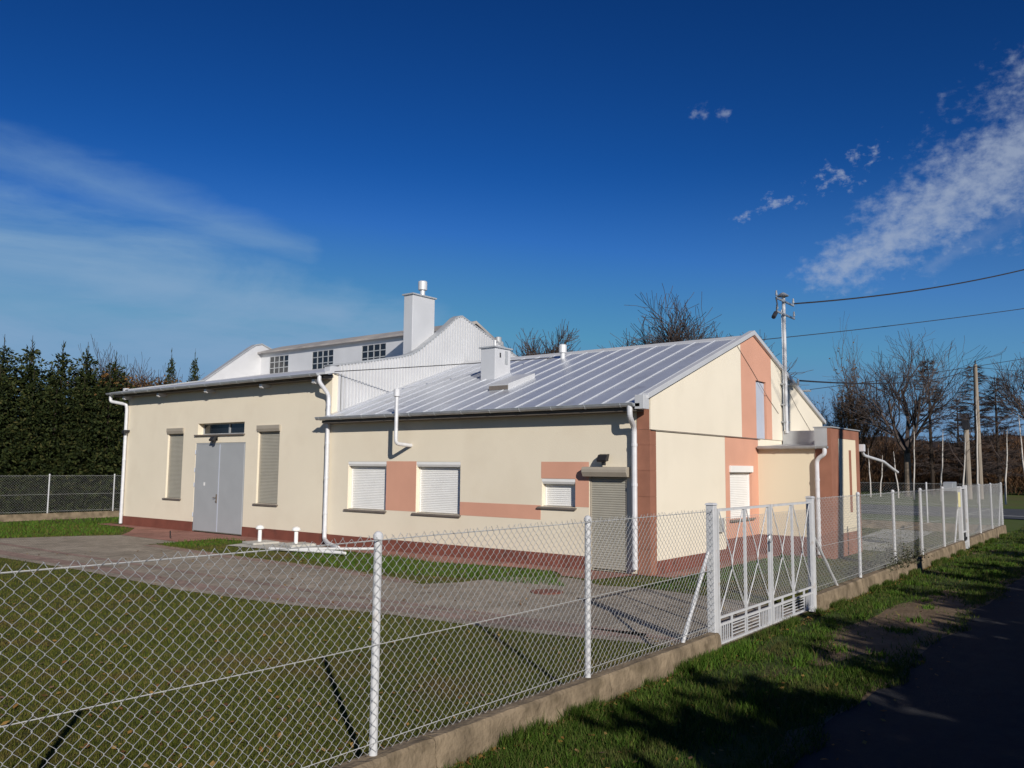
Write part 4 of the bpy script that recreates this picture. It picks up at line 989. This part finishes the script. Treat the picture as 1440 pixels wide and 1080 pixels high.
def bare_tree(seed, H, loc, label, trunk_r, trunk_h, limbs, kids, spread=(.45,.9), upb=.12, minr=.012, m_tr=None, m_tw=None, group=None, leaves=None, limb_len=.62, fan=(.35,.8), maxl=4, straight=False):
    r = np.random.default_rng(seed); o = thing('bare_tree', label, 'tree', loc, group)
    mt = MB(); tw = MB(); lean = r.normal(0,.015,2)
    tp = (lean[0]*trunk_h, lean[1]*trunk_h, trunk_h)
    mt.tube([(0,0,-.15),(0,0,.1),(lean[0]*trunk_h*.5+r.normal(0,.05),lean[1]*trunk_h*.5,trunk_h*.5),tp], [trunk_r*1.35,trunk_r*1.1,trunk_r,trunk_r*.9], 10)
    for k in range(limbs):
        a = 2*math.pi*(k + r.uniform(-.25,.25))/limbs; an = r.uniform(*fan) if k else .04
        d = (math.sin(an)*math.cos(a), math.sin(an)*math.sin(a), math.cos(an))
        st_ = tp if not straight else (tp[0],tp[1],trunk_h*(1-.45*r.uniform(0,1)*(k > 0)))
        grow(tw, tw, st_, d, (H-trunk_h)*(limb_len if k else .80)*r.uniform(.9,1.1), trunk_r*(.5 if k else .72), 1, maxl, r, spread, upb, minr, kids, .5)
    zs = np.array([v[2] for v in tw.v]); k = H*.97/np.percentile(zs, 99)
    for q in (mt, tw): q.v = [(x*k, y*k, z*k) for x, y, z in q.v]
    mt.build('trunk', m_tr or M['bark'], o)
    c = tw.build('crown', m_tw or M['twig'], o)
    if leaves:
        v = np.array(tw.v); idx = r.integers(0, len(v), leaves[0]*2)
        if len(leaves) > 3: idx = idx[v[idx,2] < H*leaves[3]]
        idx = idx[:leaves[0]]; P = v[idx] + r.normal(0,.12,(len(idx),3)); Q = []
        for p in P:
            a = r.normal(0,1,3); a /= np.linalg.norm(a); b = np.cross(a, r.normal(0,1,3)); b /= np.linalg.norm(b); s = leaves[1]*r.uniform(.6,1.3)
            Q += [p-a*s, p+b*s*.6, p+a*s, p-b*s*.6]
        tri_mesh('leaves', np.array(Q), 4, leaves[2], o)
    return o
# crowns showing above the main roof
bare_tree(31, 12.0, (48.3,34.6,-.03), 'bare tree with a fan of twigs behind the main roof, left of the ridge vent', .28, 5.5, 6, [0,11,10,8], (.35,.8), .10, .020)
bare_tree(32, 12.9, (54.6,26.2,-.03), 'wide bare tree crown rising behind the main roof, left of the gable peak', .32, 5.0, 9, [0,11,10,8], (.4,.9), .07, .020, fan=(.35,1.05), limb_len=.74)
# right-hand trees beyond the crossing road
bare_tree(33, 14.6, (80.6,17.5,-.03), 'large bare tree with a thick grey trunk and spreading limbs beyond the road', .36, 4.7, 7, [0,7,6,5], (.35,.8), .10, .015, m_tr=M['bark_grey'], limb_len=.66, fan=(.40,.75))
bare_tree(34, 14.2, (85.0,23.0,-.03), 'tall upright bare tree with rusty leaf remains, just right of the annex', .26, 3.2, 9, [0,7,6,5], (.2,.45), .22, .014, fan=(.10,.32), straight=True, leaves=(1600,.11,M['leaf_rust']), m_tw=M['twig_rust'])
bare_tree(35, 9.0, (86,27.0,-.03), 'rounded rusty brown tree peeping over the right gable slope', .2, 2.0, 9, [0,6,6,5], (.3,.8), .12, .012, fan=(.2,.9), m_tw=M['twig_tan'], leaves=(700,.09,M['leaf_rust']))
bare_tree(36, 15.6, (92.5,7.8,-.03), 'bare tree whose crown is cut by the right edge of the photo', .3, 6.5, 7, [0,7,6,5], (.35,.8), .12, .018, fan=(.3,.9))
bare_tree(40, 10.5, (100,24.0,-.03), 'small hazy bare tree between the rusty tree and the large bare tree', .16, 3.0, 6, [0,6,5,4], (.3,.7), .16, .014)
# larches (bare conifers with level branches)
def larch(seed, H, loc, label, rad, tr):
    r = np.random.default_rng(seed); o = thing('larch_tree', label, 'tree', loc)
    mb = MB(); mb.tube([(0,0,-.1),(.05,.03,H*.5),(0,0,H)], [tr,tr*.65,.02], 8); mb.build('trunk', M['bark'], o)
    tw = MB()
    for i in range(int(H*13)):
        t = r.uniform(.16,.99); z = H*t; a = r.uniform(0,6.28); L_ = rad*(1-t)**.55*r.uniform(.55,1.1) + .15
        d = Vector((math.cos(a),math.sin(a),r.uniform(-.22,.32)))
        pts = [Vector((0,0,z)) + d*L_*s + Vector((0,0,-.10*L_*s*(1-s)*2)) for s in (0,.33,.66,1)]
        tw.tube([tuple(p) for p in pts], [.018,.013,.010,.006], 3, cap=False)
        for k in range(int(14+L_*16)):
            s = r.uniform(.2,1); p = pts[0].lerp(pts[3], s); dd_ = Vector((d.x+r.normal(0,.5), d.y+r.normal(0,.5), r.uniform(-.6,.6))).normalized()
            q = p + dd_*r.uniform(.25,.75); sd = dd_.cross(Vector(r.normal(0,1,3))).normalized()*.018
            tw.add([tuple(p-sd),tuple(p+sd),tuple(q)], [(0,1,2)])
    tw.build('crown', M['larch'], o); return o
larch(51, 12.2, (87.5,12.9,-.03), 'dark bare larch with layered branches behind the tall line pole', 3.1, .22)
larch(52, 11.3, (90.5,11.6,-.03), 'shorter dark larch just right of the tall line pole', 3.0, .2)
larch(53, 12.9, (86.0,16.5,-.03), 'slim bare larch with level branches beside the large bare tree', 2.3, .2)
larch(54, 9.4, (91.0,15.0,-.03), 'low dark larch left of the tall line pole', 2.3, .18)
# birch saplings along the far road edge: (x, y, height, bend, fork)
BS = [(76.0,19.5,4.2,.15,0),(77.0,18.95,3.6,-.5,0),(75.0,17.05,3.9,.45,0),(72.0,15.2,5.9,-.35,0),(70.0,12.9,5.4,-.6,0),(66.0,10.75,5.0,-.55,1),(66.5,9.9,7.6,-.3,0),(67.0,8.3,5.2,-.6,1),(66.0,6.9,6.2,.4,0)]
BL = ['thin white birch sapling nearest the annex, dead straight','thin birch sapling leaning right, second from the annex','thin birch sapling leaning slightly, third from the annex','slender white birch in front of the large grey trunk','slender birch just right of the large grey trunk','crooked forked white birch by the fence end','tallest straight white birch trunk, right of the forked one','leaning forked birch left of the short line pole','white birch right of the tall line pole']
for k, (xq, yq, H, bd, fk) in enumerate(BS):
    r = np.random.default_rng(70+k); o_ = (xq,yq,-.03); o = thing('birch_sapling', BL[k], 'tree', o_, 'birch saplings along the road')
    mb = MB(); bd *= .55; pts = [(r.normal(0,.012) + .0, bd*(.5 if i == 2 else (1 if i > 2 else .15*i))*(i/6)**.8 + r.normal(0,.012), H*i/6) for i in range(7)]
    pts[0] = (0,0,-.1); mb.tube(pts, [.065,.058,.052,.045,.038,.028,.012], 8)
    mb.build('trunk', M['birch'], o)
    tw = MB()
    if fk: tw.tube([pts[3],(0,pts[3][1]+.7,H*.72),(0,pts[3][1]+1.1,H*.95)], [.04,.03,.01], 5)
    for i in range(26):
        t = r.uniform(.45,1); i0 = min(5,int(t*6)); p = Vector(pts[i0]).lerp(Vector(pts[i0+1]), t*6-i0); a = r.uniform(0,6.28)
        q = p + Vector((math.cos(a)*.5,math.sin(a)*.5,r.uniform(.2,.6)))*r.uniform(.5,1.3); tw.tube([tuple(p),tuple((p+q)/2+Vector((0,0,.05))),tuple(q)], [.012,.009,.005], 3, cap=False)
    tw.build('crown', M['twig'], o)
# rusty deciduous trees behind the spruces
bare_tree(61, 7.5, (20.15,40.6,-.03), 'rusty brown leafy tree with a twiggy top behind the left corner of the hall', .15, 1.8, 10, [0,7,6,5], (.25,.7), .2, .009, fan=(.1,.6), leaves=(9000,.075,M['leaf_rust'],.86))
bare_tree(62, 7.5, (21.75,40.8,-.03), 'greenish brown leafy tree with bare top twigs behind the hall roof corner', .15, 1.8, 10, [0,7,6,5], (.25,.7), .2, .009, fan=(.1,.6), leaves=(9000,.075,M['leaf_rust'],.86))
# far wood beyond the road: one brown mass of twigs
def wood(name, n, x0, x1, y0, y1, hfun, m, seed, lmin=.5, lmax=1.6, wd=.035):
    r = np.random.default_rng(seed)
    X = r.uniform(x0,x1,n); Y = r.uniform(y0,y1,n); Hh = np.array([hfun(x,y) for x, y in zip(X,Y)])
    Z = Hh*r.uniform(0,1,n)**.8
    d = r.normal(0,1,(n,3))*np.array([.45,.45,.3]) + np.array([0,0,1.0]); d /= np.linalg.norm(d,axis=1)[:,None]
    ln = r.uniform(lmin,lmax,n)[:,None]; P = np.stack([X,Y,Z],1); sd = np.cross(d, r.normal(0,1,(n,3))); sd /= np.linalg.norm(sd,axis=1)[:,None]
    ww = (wd*r.uniform(.5,1.6,n))[:,None]
    T = np.stack([P-sd*ww, P+sd*ww, P+d*ln],1).reshape(-1,3)
    return kind(tri_mesh(name, T, 3, m), 'stuff')
hb = lambda x, y: 4.6 + 1.1*math.sin(y*.55) + .8*math.sin(y*1.7+x*.3) + max(0,(14-y))*.22 + .5*math.sin(x*1.1)
wood('woodland', 60000, 96, 126, -10, 52, hb, M['wood_mass'], 5)
wood('undergrowth', 22000, 93, 97, -10, 50, lambda x, y: 2.0+.6*math.sin(y*1.3), M['wood_mass'], 6, .3, .9, .03)
# wooded hills on the horizon
mb = MB(); r = np.random.default_rng(9); na, nr = 240, 14; vs = []; fs = []
for j in range(nr):
    for i in range(na):
        a = R(-60 + 200*i/(na-1)); rad = 330 + 70*j; t = j/(nr-1)
        top = 25 + 7*math.sin(a*9+.5) + 4*math.sin(a*23+1) + 2.0*math.sin(a*61)
        top *= (.8 if a > R(20) else 1)
        h = top*math.sin(min(1,t*1.9)*math.pi/2) - 1.0 + (r.normal(0,.8) if j > 2 else 0)
        vs.append((rad*math.cos(a), rad*math.sin(a), h if j else -1.5))
for j in range(nr-1):
    for i in range(na-1): fs.append((j*na+i,(j+1)*na+i,(j+1)*na+i+1,j*na+i+1))
mb.add(vs, fs); kind(mb.build('hills', M['hill']), 'structure')
# dense evergreens and trunks across the road (outside the view) that shade the road and verge
G2 = 'evergreens across the road'
for i, (xq, yq, s, sxy) in enumerate([(-13.5,-8.6,.98,1.15),(-10.6,-8.9,1.0,1.2),(-8.2,-8.3,.88,1.1),(-5.6,-8.8,.97,1.25),(-3.2,-8.4,.90,1.2),(-.4,-9.0,1.0,1.2),(2.2,-8.5,.86,1.2),(5.0,-8.8,.97,1.2),(7.4,-8.6,.80,1.1),(10.4,-9.0,.98,1.25),(13.0,-8.5,.86,1.2),(16.2,-8.9,.97,1.2),(19.0,-8.6,.84,1.2),(22.4,-9.0,.96,1.2),(26.0,-8.7,.86,1.2),(29.5,-8.9,.94,1.2)]):
    s *= .87; dup(sp[i % 3], (xq,yq,0), i*1.1, (sxy*s,sxy*s,s), 'dense spruce in the row across the road', G2)
for i, (xq, yq, s) in enumerate([(-9.5,-6.2,.62),(-4.5,-6.0,.60),(0.8,-6.4,.66),(6.2,-6.1,.60),(11.6,-6.3,.62),(17.5,-6.2,.58),(23.5,-6.2,.6)]):
    dup(sp[(i+1) % 3], (xq,yq,0), i*1.7, (1.5*s,1.5*s,s), 'low bushy spruce at the road edge across the road', G2)
for k, (xq, yq, dx, lb) in enumerate(((13.25,-5.6,.9,'leaning bare trunk across the road, the nearer of two'),(13.85,-5.2,.75,'leaning bare trunk across the road, the farther of two'))):
    o = thing('bare_tree', lb, 'tree', (xq,yq,0)); mb = MB(); mb.tube([(0,0,-.1),(dx*.45,.0,5),(dx*1.5,0,13.5)], [.16,.13,.07], 8); mb.build('trunk', M['bark'], o)
    tw = MB(); r = np.random.default_rng(90+k)
    for i in range(30):
        z = r.uniform(10.8,13.5); a = r.uniform(0,6.28); p = Vector((dx*1.5*z/13.5,0,z)); q = p + Vector((math.cos(a),math.sin(a),.8))*r.uniform(.6,1.8); tw.tube([tuple(p),tuple(q)], [.03,.01], 4)
    tw.build('crown', M['twig'], o)

r = np.random.default_rng(17); n = 52000; X = r.uniform(-17,42,n); Yh = -5.9 + r.normal(0,.42,n)  # unseen hedge, added to fill out the shade on road and verge
Ht = 4.15 + .14*np.clip((7.5-X)/3,0,1) + .35*np.sin(X*1.3) + .30*np.sin(X*3.1+1) + .22*np.sin(X*7.3); Zh = Ht*np.clip(r.uniform(0,1.04,n),0,2)**.85
d = r.normal(0,1,(n,3)); d /= np.linalg.norm(d,axis=1)[:,None]; e_ = np.cross(d, r.normal(0,1,(n,3))); e_ /= np.linalg.norm(e_,axis=1)[:,None]
P = np.stack([X,Yh,Zh],1); q_ = r.uniform(.12,.24,n)[:,None]
tag(tri_mesh('shading_hedge', np.stack([P-d*q_,P+e_*q_*.5,P+d*q_,P-e_*q_*.5],1).reshape(-1,3), 4, M['needle']), 'long ragged evergreen hedge, unseen, added to shade the road', 'hedge')

# ------------------------------------------------------------------ grass, leaves, weeds
def inpoly(X, Y, poly):
    ins = np.zeros(len(X), bool); n = len(poly); j = n-1
    for i in range(n):
        xi, yi = poly[i]; xj, yj = poly[j]
        c = ((yi > Y) != (yj > Y)) & (X < (xj-xi)*(Y-yi)/(yj-yi+1e-12)+xi)
        ins ^= c; j = i
    return ins
DRIVE = near_edge + far_edge
RED = [(15.75,8.75),(14.45,9.1),(14.55,9.9),(15.05,10.4),(15.05,11.5),(14.55,13.6),(14.9,17.6),(15.0,19.2),(14.7,22.6),(13.35,22.6),(13.45,26.1),(14.3,27.2),(15.2,28.6),(15.2,31.5),(30,31.5),(30,7.9),(15.78,7.9)]
SLAB = [(13.9,17.6),(15.2,17.9),(15.25,20.3),(14.6,20.9),(13.6,20.6)]
def blades(name, X, Y, m, h0, h1, wd, z=-.012, grow_far=.10):
    n = len(X); r = rng; D = np.hypot(X, Y)
    k = 1 + grow_far*np.maximum(0, D-4)
    h = r.uniform(h0,h1,n)*np.minimum(1.25, .8 + .25*np.sin(X*1.9)*np.sin(Y*2.3) + .2)
    a = r.uniform(0,2*np.pi,n); ln = r.uniform(.15,.75,n)*h
    w_ = wd*k*r.uniform(.6,1.3,n)
    P = np.stack([X,Y,np.full(n,z)],1); sd = np.stack([-np.sin(a),np.cos(a),np.zeros(n)],1)*w_[:,None]
    b = r.uniform(0,2*np.pi,n)
    T = P + np.stack([np.cos(b)*ln,np.sin(b)*ln,h],1)
    V = np.stack([P-sd,P+sd,T],1).reshape(-1,3)
    return kind(tri_mesh(name, V, 3, m), 'stuff')
def polar(n, rmin, rmax, a0, a1, pw=1.0):
    a = rng.uniform(R(a0), R(a1), n); u = rng.uniform(0,1,n)
    rr = rmin*(rmax/rmin)**u if pw == 1 else rmin + (rmax-rmin)*u
    return rr*np.cos(a), rr*np.sin(a)
X, Y = polar(760000, 4.6, 36, 2, 100)
ok = (Y > 4.5) & (Y < 35.2) & (X < 34.6) & ~inpoly(X,Y,DRIVE) & ~inpoly(X,Y,RED) & ~inpoly(X,Y,SLAB) & ~((X > 21.8) & (Y > 6.5) & (X < 24.4))
blades('lawn_grass', X[ok], Y[ok], M['grass_lawn'], .018, .042, .0032)
# longer tufts along pavings edges
X, Y = polar(170000, 9, 40, 15, 84)
ok = (Y > 4.5) & inpoly(X, Y, [(13.3,9.0),(15.0,10.5),(14.6,13.6),(14.9,17.5),(13.4,17.6),(12.3,14)]) | inpoly(X, Y, [(12.6,21),(14.6,21.0),(15.1,22.5),(12.6,22.5)]) | inpoly(X, Y, [(14.2,7.0),(21.8,6.6),(21.8,7.85),(14.2,7.85)])
ok |= inpoly(X, Y, [(10.6,27.6),(13.4,26.3),(15.0,28.7),(15.1,31),(19,34.8),(9,34.8)])
blades('lawn_tufts', X[ok], Y[ok], M['grass_green'], .05, .11, .005)
X, Y = polar(520000, 3.2, 44, 2, 50)
nz = np.sin(X*1.1+.5)*np.sin(Y*2.9+X*.4) + .5*np.sin(X*2.7)*np.sin(Y*5.1)
earth = ((X-13.6)/3.6)**2 + ((Y-3.05)/.62)**2
ok = (Y > 2.34 + .1*np.sin(X*1.7) + .06*np.sin(X*5)) & (Y < 4.34) & (X < 45) & (rng.uniform(0,1,len(X)) < np.clip((earth-.55)*1.5,.03,1)*np.clip(.75+.5*nz,.15,1))
ok &= ~((X > 9.95) & (X < 13.6) & (Y > 4.0) & (rng.uniform(0,1,len(X)) < .75))
blades('verge_grass', X[ok], Y[ok], M['grass_verge'], .028, .085, .0034)
# clumps of taller grass at the kerb foot
X = rng.uniform(4.4,34,26000); Y = 4.31 - np.abs(rng.normal(0,.05,len(X))); cl_ = np.sin(X*2.3)+np.sin(X*5.7+1) > .25
blades('kerb_grass', X[cl_], Y[cl_], M['grass_verge'], .05, .15, .004)
X = rng.normal(9.6,.45,1800); Y = 4.30 - np.abs(rng.normal(0,.10,1800)); blades('kerb_weeds', X, Y, M['grass_green'], .05, .13, .010, grow_far=.02)
X = np.concatenate([rng.normal(c, .10, 60) for c in rng.uniform(4.6,30,70)]); Y = np.concatenate([np.full(60, c) for c in rng.uniform(2.7,4.2,70)]) + rng.normal(0,.07,len(X)); blades('verge_weeds', X, Y, M['grass_green'], .04, .10, .008, grow_far=.03)
# fallen leaves
def litter(name, X, Y, z, s0, s1):
    n = len(X); r = rng; a = r.uniform(0,6.28,n); s = r.uniform(s0,s1,n)
    P = np.stack([X,Y,np.full(n,z)+r.uniform(.004,.02,n)],1)
    u = np.stack([np.cos(a),np.sin(a),r.normal(0,.25,n)],1)*s[:,None]; v = np.stack([-np.sin(a),np.cos(a),r.normal(0,.25,n)],1)*(s*.6)[:,None]
    return kind(tri_mesh(name, np.stack([P-u,P+v,P+u,P-v],1).reshape(-1,3), 4, M['litter']), 'stuff')
X, Y = polar(2600, 4.8, 24, 5, 74); ok = (Y > 4.55) & (Y < 30); litter('fallen_leaves', X[ok], Y[ok], .012, .018, .04)
X, Y = polar(1500, 3.2, 30, 3, 48); ok = (Y > 2.0) & (Y < 4.3); litter('fallen_leaves', X[ok], Y[ok], .008, .014, .034)
X = rng.uniform(4.2,30,2600); Y = 4.30 - np.abs(rng.normal(0,.06,2600)); litter('fallen_leaves', X, Y, .0, .010, .026)
# dry weeds on the mesh
n = 5200; X = 19.6 + rng.normal(0,1.0,n); ok = (X > 17.7) & (X < 21.5); X = X[ok]; n = len(X)
Y = YF + .10 + rng.normal(0,.12,n); Z = .22 + np.abs(rng.normal(0,.20,n))*(1-.25*np.abs(X-19.6))
a = rng.normal(0,1,(n,3)); a /= np.linalg.norm(a,axis=1)[:,None]; b_ = np.cross(a, rng.normal(0,1,(n,3))); b_ /= np.linalg.norm(b_,axis=1)[:,None]
P = np.stack([X,Y,np.clip(Z,.0,.8)],1); s = rng.uniform(.015,.035,n)[:,None]
kind(tri_mesh('dry_weeds', np.stack([P-a*s,P+b_*s*.6,P+a*s,P-b_*s*.6],1).reshape(-1,3), 4, M['weed']), 'stuff')
